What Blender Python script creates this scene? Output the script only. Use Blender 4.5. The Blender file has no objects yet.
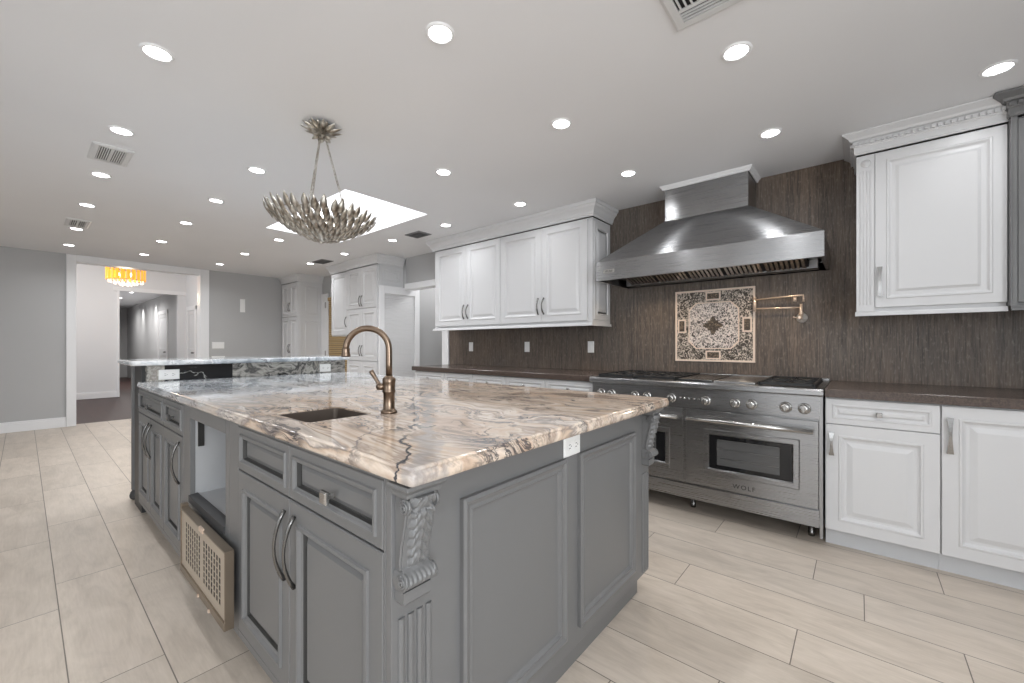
import bpy, bmesh, math, random
from mathutils import Vector, Matrix
random.seed(7)
PI = math.pi
SC = bpy.context.scene
COL = SC.collection
H = 2.465
# ------------------------------------------------------------------ camera, world, lights
cd = bpy.data.cameras.new('camera'); cam = bpy.data.objects.new('camera', cd); COL.objects.link(cam)
cam.location = (0, 0, 1.165); cam.rotation_euler = (PI/2, 0, math.radians(40.1))
cd.sensor_width = 36; cd.lens = 412/1024*36; cd.shift_y = 3.5/1024; cd.clip_start = 0.02
SC.camera = cam
SC.view_settings.view_transform = 'Standard'; SC.view_settings.look = 'None'
SC.view_settings.gamma = 1; SC.view_settings.use_curve_mapping = False
SC.view_settings.exposure = 0.22
W = bpy.data.worlds.new('world'); SC.world = W; W.use_nodes = True
W.node_tree.nodes['Background'].inputs[0].default_value = (0.93, 0.96, 1, 1)
W.node_tree.nodes['Background'].inputs[1].default_value = 0.6

def area(name, loc, rot, sx, sy, power, color=(1, 1, 1), shape='RECTANGLE', spread=180):
    l = bpy.data.lights.new(name, 'AREA'); l.shape = shape; l.size = sx
    if shape == 'RECTANGLE': l.size_y = sy
    l.energy = power; l.color = color; l.spread = math.radians(spread)
    o = bpy.data.objects.new(name, l); COL.objects.link(o); o.location = loc; o.rotation_euler = rot
    return o
DOWN_W = 2.4
FILL_W = 38
# fill lights added at made-up windows out of view, tilted up to the ceiling
area('added_fill', (-4.6, -3.38, 1.45), (PI/2+.38, 0, 0), 2.6, 1.7, FILL_W*0.04, (.93, .97, 1))
area('added_fill', (-0.6, -3.38, 1.45), (PI/2+.38, 0, 0), 2.6, 1.7, FILL_W*0.75, (.93, .97, 1))
area('added_fill', (2.38, -0.9, 1.45), (PI/2+.38, 0, PI/2), 2.2, 1.7, FILL_W*3.0, (.93, .97, 1))
area('foyer_fill', (-10.7, -1.6, 2.2), (PI/2, 0, 0), 2.4, 2.0, 28, (1, 1, 1))  # unseen fill light added to brighten the foyer
area('skylight_daylight', (-4.15, 2.16, 3.05), (0, 0, 0), 1.6, 0.8, 13, (0.97, 0.98, 1))
area('hall_light', (-4.8, 4.4, 2.4), (0, 0, 0), 0.5, 0.5, 9)

# ------------------------------------------------------------------ materials
def mat(name, col=(.8, .8, .8), rough=.5, metal=0, emit=0, ecol=None, **kw):
    m = bpy.data.materials.new(name); m.use_nodes = True
    b = m.node_tree.nodes['Principled BSDF']
    b.inputs['Base Color'].default_value = (*col, 1); b.inputs['Roughness'].default_value = rough
    b.inputs['Metallic'].default_value = metal
    if emit:
        b.inputs['Emission Color'].default_value = (*(ecol or col), 1); b.inputs['Emission Strength'].default_value = emit
    for k, v in kw.items(): b.inputs[k.replace('_', ' ')].default_value = v
    return m
class NT:
    def __init__(s, m): s.t = m.node_tree; s.b = s.t.nodes['Principled BSDF']
    def n(s, typ, **kw):
        n = s.t.nodes.new(typ)
        for k, v in kw.items():
            if k.startswith('i_'):
                kk = k[2:]; kk = int(kk) if kk.isdigit() else kk.replace('_', ' '); n.inputs[kk].default_value = v
            else: setattr(n, k, v)
        return n
    def l(s, a, b): s.t.links.new(a, b)
    def math(s, op, a, b=None, c=None):
        n = s.t.nodes.new('ShaderNodeMath'); n.operation = op
        for i, v in enumerate((a, b, c)):
            if v is None: continue
            if isinstance(v, (int, float)): n.inputs[i].default_value = v
            else: s.l(v, n.inputs[i])
        return n.outputs[0]
    def co(s, scale=(1, 1, 1), rot=(0, 0, 0), loc=(0, 0, 0), kind='Object'):
        tc = s.n('ShaderNodeTexCoord'); mp = s.n('ShaderNodeMapping')
        mp.inputs['Scale'].default_value = scale; mp.inputs['Rotation'].default_value = rot; mp.inputs['Location'].default_value = loc
        s.l(tc.outputs[kind], mp.inputs[0]); return mp.outputs[0]
    def ramp(s, fac, stops, interp='LINEAR'):
        r = s.n('ShaderNodeValToRGB'); e = r.color_ramp; e.interpolation = interp
        while len(e.elements) < len(stops): e.elements.new(0.5)
        for q, (p, c) in zip(e.elements, stops):
            q.position = p; q.color = (*c, 1) if len(c) == 3 else c
        if fac is not None: s.l(fac, r.inputs[0])
        return r.outputs[0]
    def mix(s, fac, a, b, mode='MIX'):
        n = s.n('ShaderNodeMix', data_type='RGBA', blend_type=mode)
        for i, v in ((0, fac), (6, a), (7, b)):
            if isinstance(v, (int, float)): n.inputs[i].default_value = v
            elif isinstance(v, tuple): n.inputs[i].default_value = (*v, 1)
            else: s.l(v, n.inputs[i])
        return n.outputs[2]
    def bump(s, h, strength=.2, dist=.01):
        b = s.n('ShaderNodeBump'); b.inputs['Strength'].default_value = strength; b.inputs['Distance'].default_value = dist
        s.l(h, b.inputs['Height']); s.l(b.outputs[0], s.b.inputs['Normal'])
    def noise(s, co, scale=5, detail=3, rough=.5, dist=0):
        n = s.n('ShaderNodeTexNoise'); s.l(co, n.inputs['Vector'])
        n.inputs['Scale'].default_value = scale; n.inputs['Detail'].default_value = detail
        n.inputs['Roughness'].default_value = rough; n.inputs['Distortion'].default_value = dist
        return n.outputs[0]

def painted(name, col, rough, bump=.03, scale=60):
    m = mat(name, col, rough); t = NT(m); c = t.co()
    n = t.noise(c, scale, 2); t.bump(n, bump, .002)
    v = t.noise(c, 1.3, 2)
    t.l(t.mix(v, tuple(x*.96 for x in col), tuple(min(1, x*1.03) for x in col)), t.b.inputs['Base Color'])
    return m
M = {}
M['ceiling'] = painted('ceiling_paint', (.80, .805, .82), .75, .08, 30)
M['grey_wall'] = painted('grey_wall_paint', (.46, .46, .463), .6)
M['white_wall'] = painted('white_wall_paint', (.74, .74, .75), .6)
M['trim'] = painted('white_trim', (.82, .82, .83), .35, .01)
M['white'] = painted('white_lacquer', (.66, .66, .668), .32, .015, 40)
M['grey'] = painted('grey_lacquer', (.165, .165, .166), .36, .02, 40)
M['niche'] = painted('niche_lining', (.42, .425, .435), .4)
M['groove'] = mat('dark_groove', (.045, .044, .042), .5)  # darker tone on the groove faces of the island fronts
M['darkgap'] = mat('dark_recess', (.012, .012, .013), .8)
M['kick_grey'] = mat('grey_toe_kick', (.05, .05, .052), .6)
M['pull_metal'] = mat('brushed_pull', (.34, .335, .33), .22, 1)
M['charcoal'] = mat('charcoal_tone', (.028, .028, .029), .45)  # near-black tone of the bar wall and its end board
M['kick_white'] = mat('white_toe_kick', (.62, .63, .65), .4)
M['chrome'] = mat('satin_nickel', (.50, .49, .475), .26, 1)
M['pewter'] = mat('dark_pewter', (.20, .195, .19), .25, 1)
M['black_iron'] = mat('cast_iron', (.018, .018, .019), .45)
M['black_glass'] = mat('black_glass', (.01, .01, .011), .06)
M['plate'] = mat('white_plastic', (.85, .85, .84), .3)
M['slot'] = mat('outlet_slot', (.1, .1, .1), .5)
M['vent_white'] = mat('vent_enamel', (.66, .66, .66), .4)
M['vent_dark'] = mat('vent_grey', (.16, .16, .165), .5)
M['lamp'] = mat('led_lens', (1, 1, 1), .4, 0, 14)
M['brass'] = mat('antique_bronze', (.21, .155, .115), .30, 1)
M['pale_brass'] = mat('pale_brass', (.80, .64, .52), .3, .55)
M['crystal'] = mat('crystal', (.95, .88, .84), .08, 0, .35, (1, .8, .7))
M['amber'] = mat('amber_glass', (.9, .40, .05), .25, 0, .85, (1, .36, .03))
M['bulb'] = mat('lit_bulb', (1, .95, .85), .3, 0, 9, (1, .93, .82))
M['grout_cream'] = mat('cream_stone', (.82, .67, .56), .4)
M['letter'] = mat('dark_lettering', (.03, .03, .032), .4)
M['tan'] = mat('tan_weave', (.42, .28, .12), .7)
t = NT(M['tan']); w = t.n('ShaderNodeTexWave', wave_type='BANDS', bands_direction='Z'); t.l(t.co(), w.inputs[0]); w.inputs['Scale'].default_value = 9; w.inputs['Distortion'].default_value = .6
t.l(t.ramp(w.outputs[1], [(.0, (.22, .14, .06)), (.4, (.45, .31, .14)), (1, (.56, .40, .20))]), t.b.inputs['Base Color'])

def steel(name, col, rough, axis):
    m = mat(name, col, rough, 1); t = NT(m)
    s = {'x': (3, 300, 300), 'z': (300, 300, 3)}[axis]
    n = t.noise(t.co(s), 1, 3)
    r = t.math('MULTIPLY_ADD', n, .08, rough-.04); t.l(r, t.b.inputs['Roughness'])
    t.b.inputs['Anisotropic'].default_value = .85; t.b.inputs['Anisotropic Rotation'].default_value = .25
    return m
M['steel'] = steel('brushed_stainless', (.34, .34, .345), .28, 'x')
M['steel_rough'] = steel('brushed_stainless_rough', (.34, .34, .345), .3, 'x')  # same colour as the other steel, slightly rougher

# floor: long ceramic planks, 0.2427 x 0.99 m, every row with its own offset
def floor_mat():
    m = mat('stone_look_planks', (.6, .54, .48), .42); t = NT(m)
    tc = t.n('ShaderNodeTexCoord'); sp = t.n('ShaderNodeSeparateXYZ'); t.l(tc.outputs['Object'], sp.inputs[0])
    ry = t.math('DIVIDE', t.math('ADD', sp.outputs[1], .1404), .2427)       # row 0 starts at y=-.1404
    row = t.math('FLOOR', ry); fy = t.math('SUBTRACT', ry, row)
    offs = [.27, .97, .20, .55, .87, .33, .62, .09, .797, .303, .018, .815, .305, .7]
    rr = t.math('DIVIDE', t.math('ADD', t.math('WRAP', row, 14, 0), .5), 14)
    stops = [(i/14, (o, o, o)) for i, o in enumerate(offs)]
    off = t.ramp(rr, stops, 'CONSTANT')
    rx = t.math('DIVIDE', t.math('SUBTRACT', sp.outputs[0], off), .99)
    cx = t.math('FLOOR', rx); fx = t.math('SUBTRACT', rx, cx)
    gx = t.math('GREATER_THAN', t.math('ABSOLUTE', t.math('SUBTRACT', fx, .5)), .5-.0019/.99)
    gy = t.math('GREATER_THAN', t.math('ABSOLUTE', t.math('SUBTRACT', fy, .5)), .5-.0019/.2427)
    g = t.math('MAXIMUM', gx, gy)
    cb = t.n('ShaderNodeCombineXYZ'); t.l(cx, cb.inputs[0]); t.l(row, cb.inputs[1])
    wn = t.n('ShaderNodeTexWhiteNoise'); t.l(cb.outputs[0], wn.inputs[0])
    # cloudy stone with grain along the plank
    ad = t.n('ShaderNodeVectorMath', operation='ADD'); mu = t.n('ShaderNodeVectorMath', operation='SCALE'); mu.inputs[3].default_value = 7
    t.l(wn.outputs[1], mu.inputs[0]); t.l(tc.outputs['Object'], ad.inputs[0]); t.l(mu.outputs[0], ad.inputs[1])
    mp = t.n('ShaderNodeMapping'); mp.inputs['Scale'].default_value = (1.6, 5, 1); t.l(ad.outputs[0], mp.inputs[0])
    n1 = t.noise(mp.outputs[0], 2.2, 6, .62, .8)
    mp2 = t.n('ShaderNodeMapping'); mp2.inputs['Scale'].default_value = (3, 40, 1); t.l(ad.outputs[0], mp2.inputs[0])
    n2 = t.noise(mp2.outputs[0], 3, 4, .6)
    a = t.ramp(n1, [(.25, (.435, .37, .302)), (.5, (.565, .488, .408)), (.78, (.675, .59, .505))])
    b = t.mix(.22, a, t.ramp(n2, [(.3, (.42, .37, .325)), (.7, (.68, .62, .565))]))
    v = t.math('MULTIPLY_ADD', wn.outputs[0], .14, .93)
    c = t.mix(1.0, b, t.n('ShaderNodeCombineColor').outputs[0], 'MULTIPLY')
    cc = [n for n in t.t.nodes if n.type == 'COMBINE_COLOR'][-1]
    for i in range(3): t.l(v, cc.inputs[i])
    t.l(t.mix(g, c, (.17, .145, .12)), t.b.inputs['Base Color'])
    t.l(t.math('MULTIPLY_ADD', n1, .2, .3), t.b.inputs['Roughness'])
    t.bump(t.math('SUBTRACT', 1, g), .5, .002)
    return m
M['floor'] = floor_mat()

def wood_floor():
    m = mat('dark_hardwood', (.08, .035, .025), .4, 0, 0, None, Specular_IOR_Level=.25); t = NT(m)
    b = t.n('ShaderNodeTexBrick', offset=.5); t.l(t.co(), b.inputs[0])
    b.inputs['Scale'].default_value = 1; b.inputs['Brick Width'].default_value = 1.1; b.inputs['Row Height'].default_value = .12; b.inputs['Mortar Size'].default_value = .002
    b.inputs['Color1'].default_value = (.045, .019, .015, 1); b.inputs['Color2'].default_value = (.028, .013, .012, 1); b.inputs['Mortar'].default_value = (.015, .008, .006, 1)
    n = t.noise(t.co((2, 30, 1)), 3, 4)
    t.l(t.mix(.3, b.outputs[0], t.ramp(n, [(.3, (.03, .012, .01)), (.7, (.07, .03, .022))])), t.b.inputs['Base Color'])
    return m
M['wood'] = wood_floor()

# backsplash: stacked narrow vertical slivers of brown-grey stone
def splash_mat():
    m = mat('brown_sliver_tile', (.1, .08, .07), .38); t = NT(m)
    n1 = t.noise(t.co((150, 150, 7)), 1, 4, .65)
    n2 = t.noise(t.co((55, 55, 2.2), loc=(3, 0, 1)), 1, 3, .6)
    n3 = t.noise(t.co((1.3, 1.3, 1.3)), 1, 2)
    n4 = t.noise(t.co((90, 90, 26)), 1, 2, .6)
    a = t.ramp(n1, [(.30, (.022, .018, .015)), (.48, (.095, .077, .064)), (.62, (.175, .142, .116)), (.78, (.34, .285, .24))])
    b = t.mix(.42, a, t.ramp(n2, [(.3, (.03, .025, .021)), (.7, (.22, .165, .125))]))
    c = t.mix(t.ramp(n4, [(.55, (0, 0, 0)), (.75, (.45, .45, .45))]), b, (.34, .29, .25))
    d = t.mix(.5, c, t.ramp(n3, [(.35, (.88, .93, 1.0)), (.65, (1.15, .98, .85))]), 'MULTIPLY')
    t.l(d, t.b.inputs['Base Color'])
    t.l(t.math('MULTIPLY_ADD', n1, -.3, .55), t.b.inputs['Roughness'])
    t.bump(t.math('ADD', n1, t.math('MULTIPLY', n2, .8)), .7, .006)
    return m
M['splash'] = splash_mat()
M['brown_counter'] = mat('brown_quartz', (.075, .055, .046), .22)
t = NT(M['brown_counter']); t.l(t.ramp(t.noise(t.co(), 160, 3, .7), [(.35, (.058, .043, .037)), (.7, (.135, .10, .084))]), t.b.inputs['Base Color'])

# island granite: flowing veins, sandy near the camera, blue-grey towards the bar
def granite(name, kind='top'):
    m = mat(name, (.6, .5, .42), .07); t = NT(m)
    tc = t.n('ShaderNodeTexCoord'); sp = t.n('ShaderNodeSeparateXYZ'); t.l(tc.outputs['Object'], sp.inputs[0])
    warp = t.n('ShaderNodeTexNoise'); t.l(t.co((.9, 1.5, 1.2)), warp.inputs[0]); warp.inputs['Scale'].default_value = 1.25; warp.inputs['Detail'].default_value = 3.5; warp.inputs['Distortion'].default_value = .5
    wv = t.n('ShaderNodeVectorMath', operation='MULTIPLY_ADD'); t.l(warp.outputs[1], wv.inputs[0]); wv.inputs[1].default_value = (1.0, 1.0, .5); t.l(tc.outputs['Object'], wv.inputs[2])
    mp = t.n('ShaderNodeMapping'); t.l(wv.outputs[0], mp.inputs[0]); mp.inputs['Rotation'].default_value = (0, 0, math.radians(-122)); mp.inputs['Scale'].default_value = (.75, 4.6, 4.6)
    if kind == 'bar': mp.inputs['Rotation'].default_value = (math.radians(35), 0, 0); mp.inputs['Scale'].default_value = (4, 4, 9)
    n1 = t.noise(mp.outputs[0], .95, 6, .56, .3)
    n2 = t.noise(mp.outputs[0], 1.9, 8, .66, .5)
    fine = t.noise(tc.outputs['Object'], 70, 4, .7)
    sand = t.ramp(n1, [(.26, (.10, .085, .08)), (.35, (.30, .23, .18)), (.40, (.56, .42, .32)), (.46, (.72, .60, .49)), (.485, (.40, .31, .25)), (.52, (.76, .65, .55)), (.565, (.60, .46, .35)), (.59, (.30, .255, .23)), (.62, (.74, .64, .55)), (.72, (.38, .33, .30))])
    blue = t.ramp(n1, [(.28, (.13, .15, .17)), (.38, (.34, .37, .40)), (.46, (.66, .69, .72)), (.53, (.42, .46, .50)), (.60, (.80, .81, .82)), (.72, (.30, .33, .36))])
    f = t.math('MULTIPLY_ADD', sp.outputs[0], -.9, -1.55)         # blue beyond x about -2.4
    f = t.math('ADD', f, t.math('MULTIPLY', sp.outputs[1], -.1)); f = t.math('ADD', f, t.math('MULTIPLY_ADD', n1, 1.5, -.75))
    cl = t.n('ShaderNodeClamp'); t.l(f, cl.inputs[0])
    base = t.mix(cl.outputs[0], sand, blue)
    # dark thin veins
    r1 = t.math('ABSOLUTE', t.math('SUBTRACT', n2, .5))
    vein = t.ramp(r1, [(.0, (1, 1, 1)), (.012, (.9, .9, .9)), (.022, (0, 0, 0))])
    mask = t.ramp(t.noise(tc.outputs['Object'], 2.3, 2), [(.46, (0, 0, 0)), (.60, (.9, .9, .9))])
    vm = t.math('MULTIPLY', vein, mask)
    r2 = t.math('ABSOLUTE', t.math('SUBTRACT', n1, .445)); v2 = t.ramp(r2, [(0, (.85, .85, .85)), (.006, (.6, .6, .6)), (.014, (0, 0, 0))])
    m2 = t.ramp(t.noise(t.co(loc=(5, 2, 0)), 2.8, 2), [(.45, (0, 0, 0)), (.6, (1, 1, 1))])
    vm = t.math('MAXIMUM', vm, t.math('MULTIPLY', v2, m2))
    c = t.mix(vm, base, (.045, .045, .055))
    if kind == 'top':
        wob = t.math('MULTIPLY_ADD', t.noise(tc.outputs['Object'], 4.5, 6, .6), .42, -.21)
        ln = t.math('ADD', t.math('ADD', sp.outputs[1], t.math('MULTIPLY', sp.outputs[0], .85)), t.math('ADD', wob, .135))
        lim = t.math('GREATER_THAN', sp.outputs[0], -1.75)
        band = t.math('MULTIPLY', t.ramp(t.math('ABSOLUTE', t.math('ADD', ln, -.075)), [(0, (.6, .6, .6)), (.028, (.45, .45, .45)), (.045, (0, 0, 0))]), lim)
        c = t.mix(band, c, (.33, .33, .34))
        v3 = t.math('MULTIPLY', t.ramp(t.math('ABSOLUTE', ln), [(0, (1, 1, 1)), (.006, (.95, .95, .95)), (.013, (0, 0, 0))]), lim)
        vk = t.ramp(t.noise(tc.outputs['Object'], 9, 3), [(.36, (.15, .15, .15)), (.5, (1, 1, 1))])
        v3 = t.math('MULTIPLY', v3, vk); v4k = vk
        c = t.mix(v3, c, (.05, .052, .065))
        v4 = t.math('MULTIPLY', t.ramp(t.math('ABSOLUTE', t.math('ADD', ln, .16)), [(0, (.8, .8, .8)), (.004, (.7, .7, .7)), (.009, (0, 0, 0))]), lim)
        v4 = t.math('MULTIPLY', v4, v4k); c = t.mix(v4, c, (.12, .10, .10))
    c = t.mix(t.ramp(fine, [(.60, (0, 0, 0)), (.78, (.35, .35, .35))]), c, (.22, .18, .16))
    if kind == 'bar':
        # the riser: black stone at one end, black-and-white swirls further on
        sw = t.ramp(n1, [(.36, (.012, .012, .013)), (.43, (.42, .40, .37)), (.47, (.05, .05, .05)), (.53, (.50, .48, .44)), (.58, (.10, .10, .10)), (.66, (.40, .38, .33))])
        bl = t.ramp(t.math('ABSOLUTE', t.math('SUBTRACT', n1, .56)), [(0, (.5, .5, .48)), (.012, (.05, .05, .05)), (.02, (.014, .014, .015))])
        s1 = t.math('MULTIPLY', t.math('GREATER_THAN', sp.outputs[1], .64), t.math('LESS_THAN', sp.outputs[1], 1.05))
        c = t.mix(s1, sw, bl)
        c = t.mix(t.math('LESS_THAN', sp.outputs[1], .64), c, t.ramp(n1, [(.4, (.10, .10, .10)), (.45, (.5, .48, .44)), (.5, (.28, .26, .24)), (.55, (.6, .57, .52)), (.62, (.2, .19, .18))]))
    t.l(c, t.b.inputs['Base Color'])
    return m
M['granite'] = granite('swirled_granite')
M['granite_bar'] = granite('black_swirl_granite', 'bar')

def mosaic_mat(name, dark, light, scale, thr=.5):
    m = mat(name, light, .45); t = NT(m)
    v = t.n('ShaderNodeTexVoronoi', feature='DISTANCE_TO_EDGE'); t.l(t.co(), v.inputs[0]); v.inputs['Scale'].default_value = scale
    n = t.noise(t.co((1, 1, 1)), scale*.55, 2, .6, 1.6)
    f = t.ramp(n, [(thr-.03, (*dark,)), (thr+.03, (*light,))])
    t.l(t.mix(t.ramp(v.outputs[0], [(0, (.5, .5, .5)), (.05, (0, 0, 0))]), f, (.2, .16, .13)), t.b.inputs['Base Color'])
    return m
M['mosaic'] = mosaic_mat('black_white_mosaic', (.035, .028, .024), (.86, .76, .70), 110, .475)
M['mosaic_corner'] = mosaic_mat('dark_leaf_mosaic', (.045, .035, .026), (.72, .62, .53), 95, .53)
M['mosaic_brown'] = mosaic_mat('brown_mosaic', (.06, .042, .028), (.34, .25, .17), 130, .58)

def leafmat():
    m = mat('antique_silver_leaf', (.36, .33, .28), .33, .9); t = NT(m)
    n = t.noise(t.co(), 30, 3)
    t.l(t.ramp(n, [(.3, (.22, .18, .14)), (.52, (.44, .41, .36)), (.72, (.72, .70, .66))]), t.b.inputs['Base Color'])
    return m
M['leaf'] = leafmat()
M['perf'] = mat('beige_perforated_metal', (.50, .43, .35), .4, .35)
M['perf_frame'] = mat('worn_brass_edge', (.27, .22, .17), .35, .8)
M['shutter'] = painted('pale_shutter', (.70, .70, .705), .5)
M['skyglow'] = mat('skylight_pane', (1, 1, 1), .5, 0, 2.2, (.97, .98, 1))
M['window_glass'] = mat('window_glass', (1, 1, 1), .02, 0, 0, None, Transmission_Weight=1.0, IOR=1.1)

# ------------------------------------------------------------------ mesh helpers
def B(): return bmesh.new()
def box(bm, x0, x1, y0, y1, z0, z1):
    v = [bm.verts.new(p) for p in ((x0, y0, z0), (x1, y0, z0), (x1, y1, z0), (x0, y1, z0), (x0, y0, z1), (x1, y0, z1), (x1, y1, z1), (x0, y1, z1))]
    for f in ((3, 2, 1, 0), (4, 5, 6, 7), (0, 1, 5, 4), (1, 2, 6, 5), (2, 3, 7, 6), (3, 0, 4, 7)): bm.faces.new([v[i] for i in f])
    return v
def rings(bm, loops, closed=True, cap0=True, cap1=True, smooth=False):
    L = [[bm.verts.new(p) for p in lp] for lp in loops]; n = len(L[0])
    for a, b in zip(L, L[1:]):
        for i in range(n if closed else n-1):
            j = (i+1) % n
            f = bm.faces.new((a[i], a[j], b[j], b[i])); f.smooth = smooth
    if cap0: bm.faces.new(L[0][::-1])
    if cap1: bm.faces.new(L[-1])
    return L
def tube(bm, pts, r, seg=8, cap=True):
    pts = [Vector(p) for p in pts]; rr = r if isinstance(r, (list, tuple)) else [r]*len(pts)
    d0 = (pts[1]-pts[0]).normalized(); up = Vector((0, 0, 1)) if abs(d0.z) < .9 else Vector((1, 0, 0))
    u = d0.cross(up).normalized(); lp = []
    for i, p in enumerate(pts):
        if i == 0: d = d0
        elif i == len(pts)-1: d = (pts[i]-pts[i-1]).normalized()
        else: d = ((pts[i+1]-pts[i]).normalized()+(pts[i]-pts[i-1]).normalized()).normalized()
        u = (u-d*u.dot(d)).normalized(); v = d.cross(u)
        lp.append([p+(u*math.cos(2*PI*k/seg)+v*math.sin(2*PI*k/seg))*rr[i] for k in range(seg)])
    rings(bm, lp, True, cap, cap, True)
def lathe(bm, prof, c=(0, 0, 0), seg=20, axis='z', smooth=True):
    lp = []
    for r, h in prof:
        lp.append([])
        for k in range(seg):
            a = 2*PI*k/seg; x, y = r*math.cos(a), r*math.sin(a)
            p = {'z': (x, y, h), 'y': (x, h, y), 'x': (h, x, y)}[axis]
            lp[-1].append((c[0]+p[0], c[1]+p[1], c[2]+p[2]))
    rings(bm, lp, True, True, True, smooth)
def prism(bm, poly, a0, a1, axis='x'):
    """poly = list of 2-D points; extruded along axis"""
    def P(u, v, a): return {'x': (a, u, v), 'y': (u, a, v), 'z': (u, v, a)}[axis]
    rings(bm, [[P(u, v, a0) for u, v in poly], [P(u, v, a1) for u, v in poly]])
def rect_profile(bm, x0, x1, z0, z1, yf, prof, back=.02, groove=()):
    """slab facing -Y with a moulded face: prof = [(inset, depth into the slab)]"""
    lp = [[(x0, yf+back, z0), (x1, yf+back, z0), (x1, yf+back, z1), (x0, yf+back, z1)]]
    for i, d in prof: lp.append([(x0+i, yf+d, z0+i), (x1-i, yf+d, z0+i), (x1-i, yf+d, z1-i), (x0+i, yf+d, z1-i)])
    L = rings(bm, lp)
    for k in groove:
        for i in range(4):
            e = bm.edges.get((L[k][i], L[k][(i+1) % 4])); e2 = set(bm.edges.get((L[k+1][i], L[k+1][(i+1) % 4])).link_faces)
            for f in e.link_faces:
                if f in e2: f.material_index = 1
def rotz(bm, ang): bmesh.ops.rotate(bm, verts=bm.verts, cent=(0, 0, 0), matrix=Matrix.Rotation(ang, 3, 'Z'))
def shift(bm, v): bmesh.ops.translate(bm, verts=bm.verts, vec=v)
def mk(name, bm, m, parent=None, bevel=0, world=False, fix=True):
    if fix: bmesh.ops.recalc_face_normals(bm, faces=bm.faces)
    if world and parent is not None:
        p = parent
        while p.parent: p = p.parent
        bm.transform(Matrix.Translation(p.location).inverted())
    me = bpy.data.meshes.new(name); bm.to_mesh(me); bm.free()
    for q in (m if isinstance(m, list) else [m]): me.materials.append(M[q] if isinstance(q, str) else q)
    o = bpy.data.objects.new(name, me); COL.objects.link(o)
    if parent is not None: o.parent = parent
    if bevel:
        b = o.modifiers.new('bevel', 'BEVEL'); b.width = bevel; b.segments = 2; b.limit_method = 'ANGLE'; b.angle_limit = math.radians(50)
    return o
def thing(name, label, cat, loc=(0, 0, 0), rz=0, group=None):
    o = bpy.data.objects.new(name, None); COL.objects.link(o); o.empty_display_size = .1
    o.location = loc; o.rotation_euler = (0, 0, rz); o['label'] = label; o['category'] = cat
    if group: o['group'] = group
    return o
def tag(o, label, cat, group=None):
    o['label'] = label; o['category'] = cat
    if group: o['group'] = group
    return o
def struct(name, bm, m, parent=None, bevel=0):
    o = mk(name, bm, m, parent, bevel)
    if parent is None: o['kind'] = 'structure'
    return o
def dup(root, loc, rz=None, label=None, group=None):
    def cp(o, par):
        c = o.copy(); COL.objects.link(c)
        if par is not None: c.parent = par
        for ch in list(o.children): cp(ch, c)
        return c
    r = cp(root, None); r.location = loc
    if rz is not None: r.rotation_euler = (0, 0, rz)
    if label: r['label'] = label
    if group: r['group'] = group
    return r
def text_bm(s, size, depth, spacing=1.0):
    c = bpy.data.curves.new('lettering', 'FONT'); c.body = s; c.size = size; c.extrude = depth; c.align_x = 'CENTER'; c.align_y = 'CENTER'; c.space_character = spacing
    c.resolution_u = 3
    o = bpy.data.objects.new('lettering', c); COL.objects.link(o)
    bpy.context.view_layer.update()
    me = bpy.data.meshes.new_from_object(o.evaluated_get(bpy.context.evaluated_depsgraph_get()))
    bm = B(); bm.from_mesh(me); bpy.data.objects.remove(o); bpy.data.curves.remove(c); bpy.data.meshes.remove(me)
    bmesh.ops.rotate(bm, verts=bm.verts, cent=(0, 0, 0), matrix=Matrix.Rotation(PI/2, 3, 'X'))
    return bm

# ------------------------------------------------------------------ the setting
WY = 3.70      # range wall
LX = -8.64     # left wall
bm = B(); box(bm, -8.80, 2.5, -3.5, 5.2, -.1, 0); struct('floor', bm, 'floor')
bm = B(); box(bm, -20.5, -8.801, -2.6, 3.4, -.1, -.004); o = struct('floor_foyer', bm, 'wood')
# ceiling with the skylight hole
SX0, SX1, SY0, SY1 = -5.03, -3.28, 1.735, 2.595
bm = B()
for a in ((-8.9, SX0, -3.5, 5.2), (SX1, 2.5, -3.5, 5.2), (SX0, SX1, -3.5, SY0), (SX0, SX1, SY1, 5.2)): box(bm, *a, H, H+.06)
struct('ceiling', bm, 'ceiling')
bm = B()
for a in ((SX0-.03, SX0, SY0-.03, SY1+.03), (SX1, SX1+.03, SY0-.03, SY1+.03), (SX0, SX1, SY0-.03, SY0), (SX0, SX1, SY1, SY1+.03)): box(bm, *a, H+.061, H+.75)
o = struct('skylight_shaft', bm, 'white_wall')
bm = B(); box(bm, SX0-.03, SX1+.03, SY0-.03, SY1+.03, H+.76, H+.78); struct('window_4', bm, 'skyglow')
# range wall
bm = B(); box(bm, -4.22, 2.5, WY, WY+.12, 0, H-.001); struct('wall_range', bm, 'splash')
bm = B()
box(bm, -5.19, -4.221, WY, WY+.12, 2.08, H-.001)
box(bm, LX, -5.27, WY, WY+.12, 0, H-.001)
box(bm, -8.9, -4.0, 5.0, 5.1, 0, H-.001); box(bm, -5.5, -5.4, WY+.121, 4.999, 0, H-.001); box(bm, -3.95, -3.85, WY+.121, 4.999, 0, H-.001)
struct('wall_back', bm, 'grey_wall')
bm = B(); box(bm, -4.35, -4.221, WY-.02, WY+.14, 0, 1.99); box(bm, -5.20, -4.221, WY-.02, WY+.14, 1.991, 2.08); struct('trim_1', bm, 'trim', bevel=.004)
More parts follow.
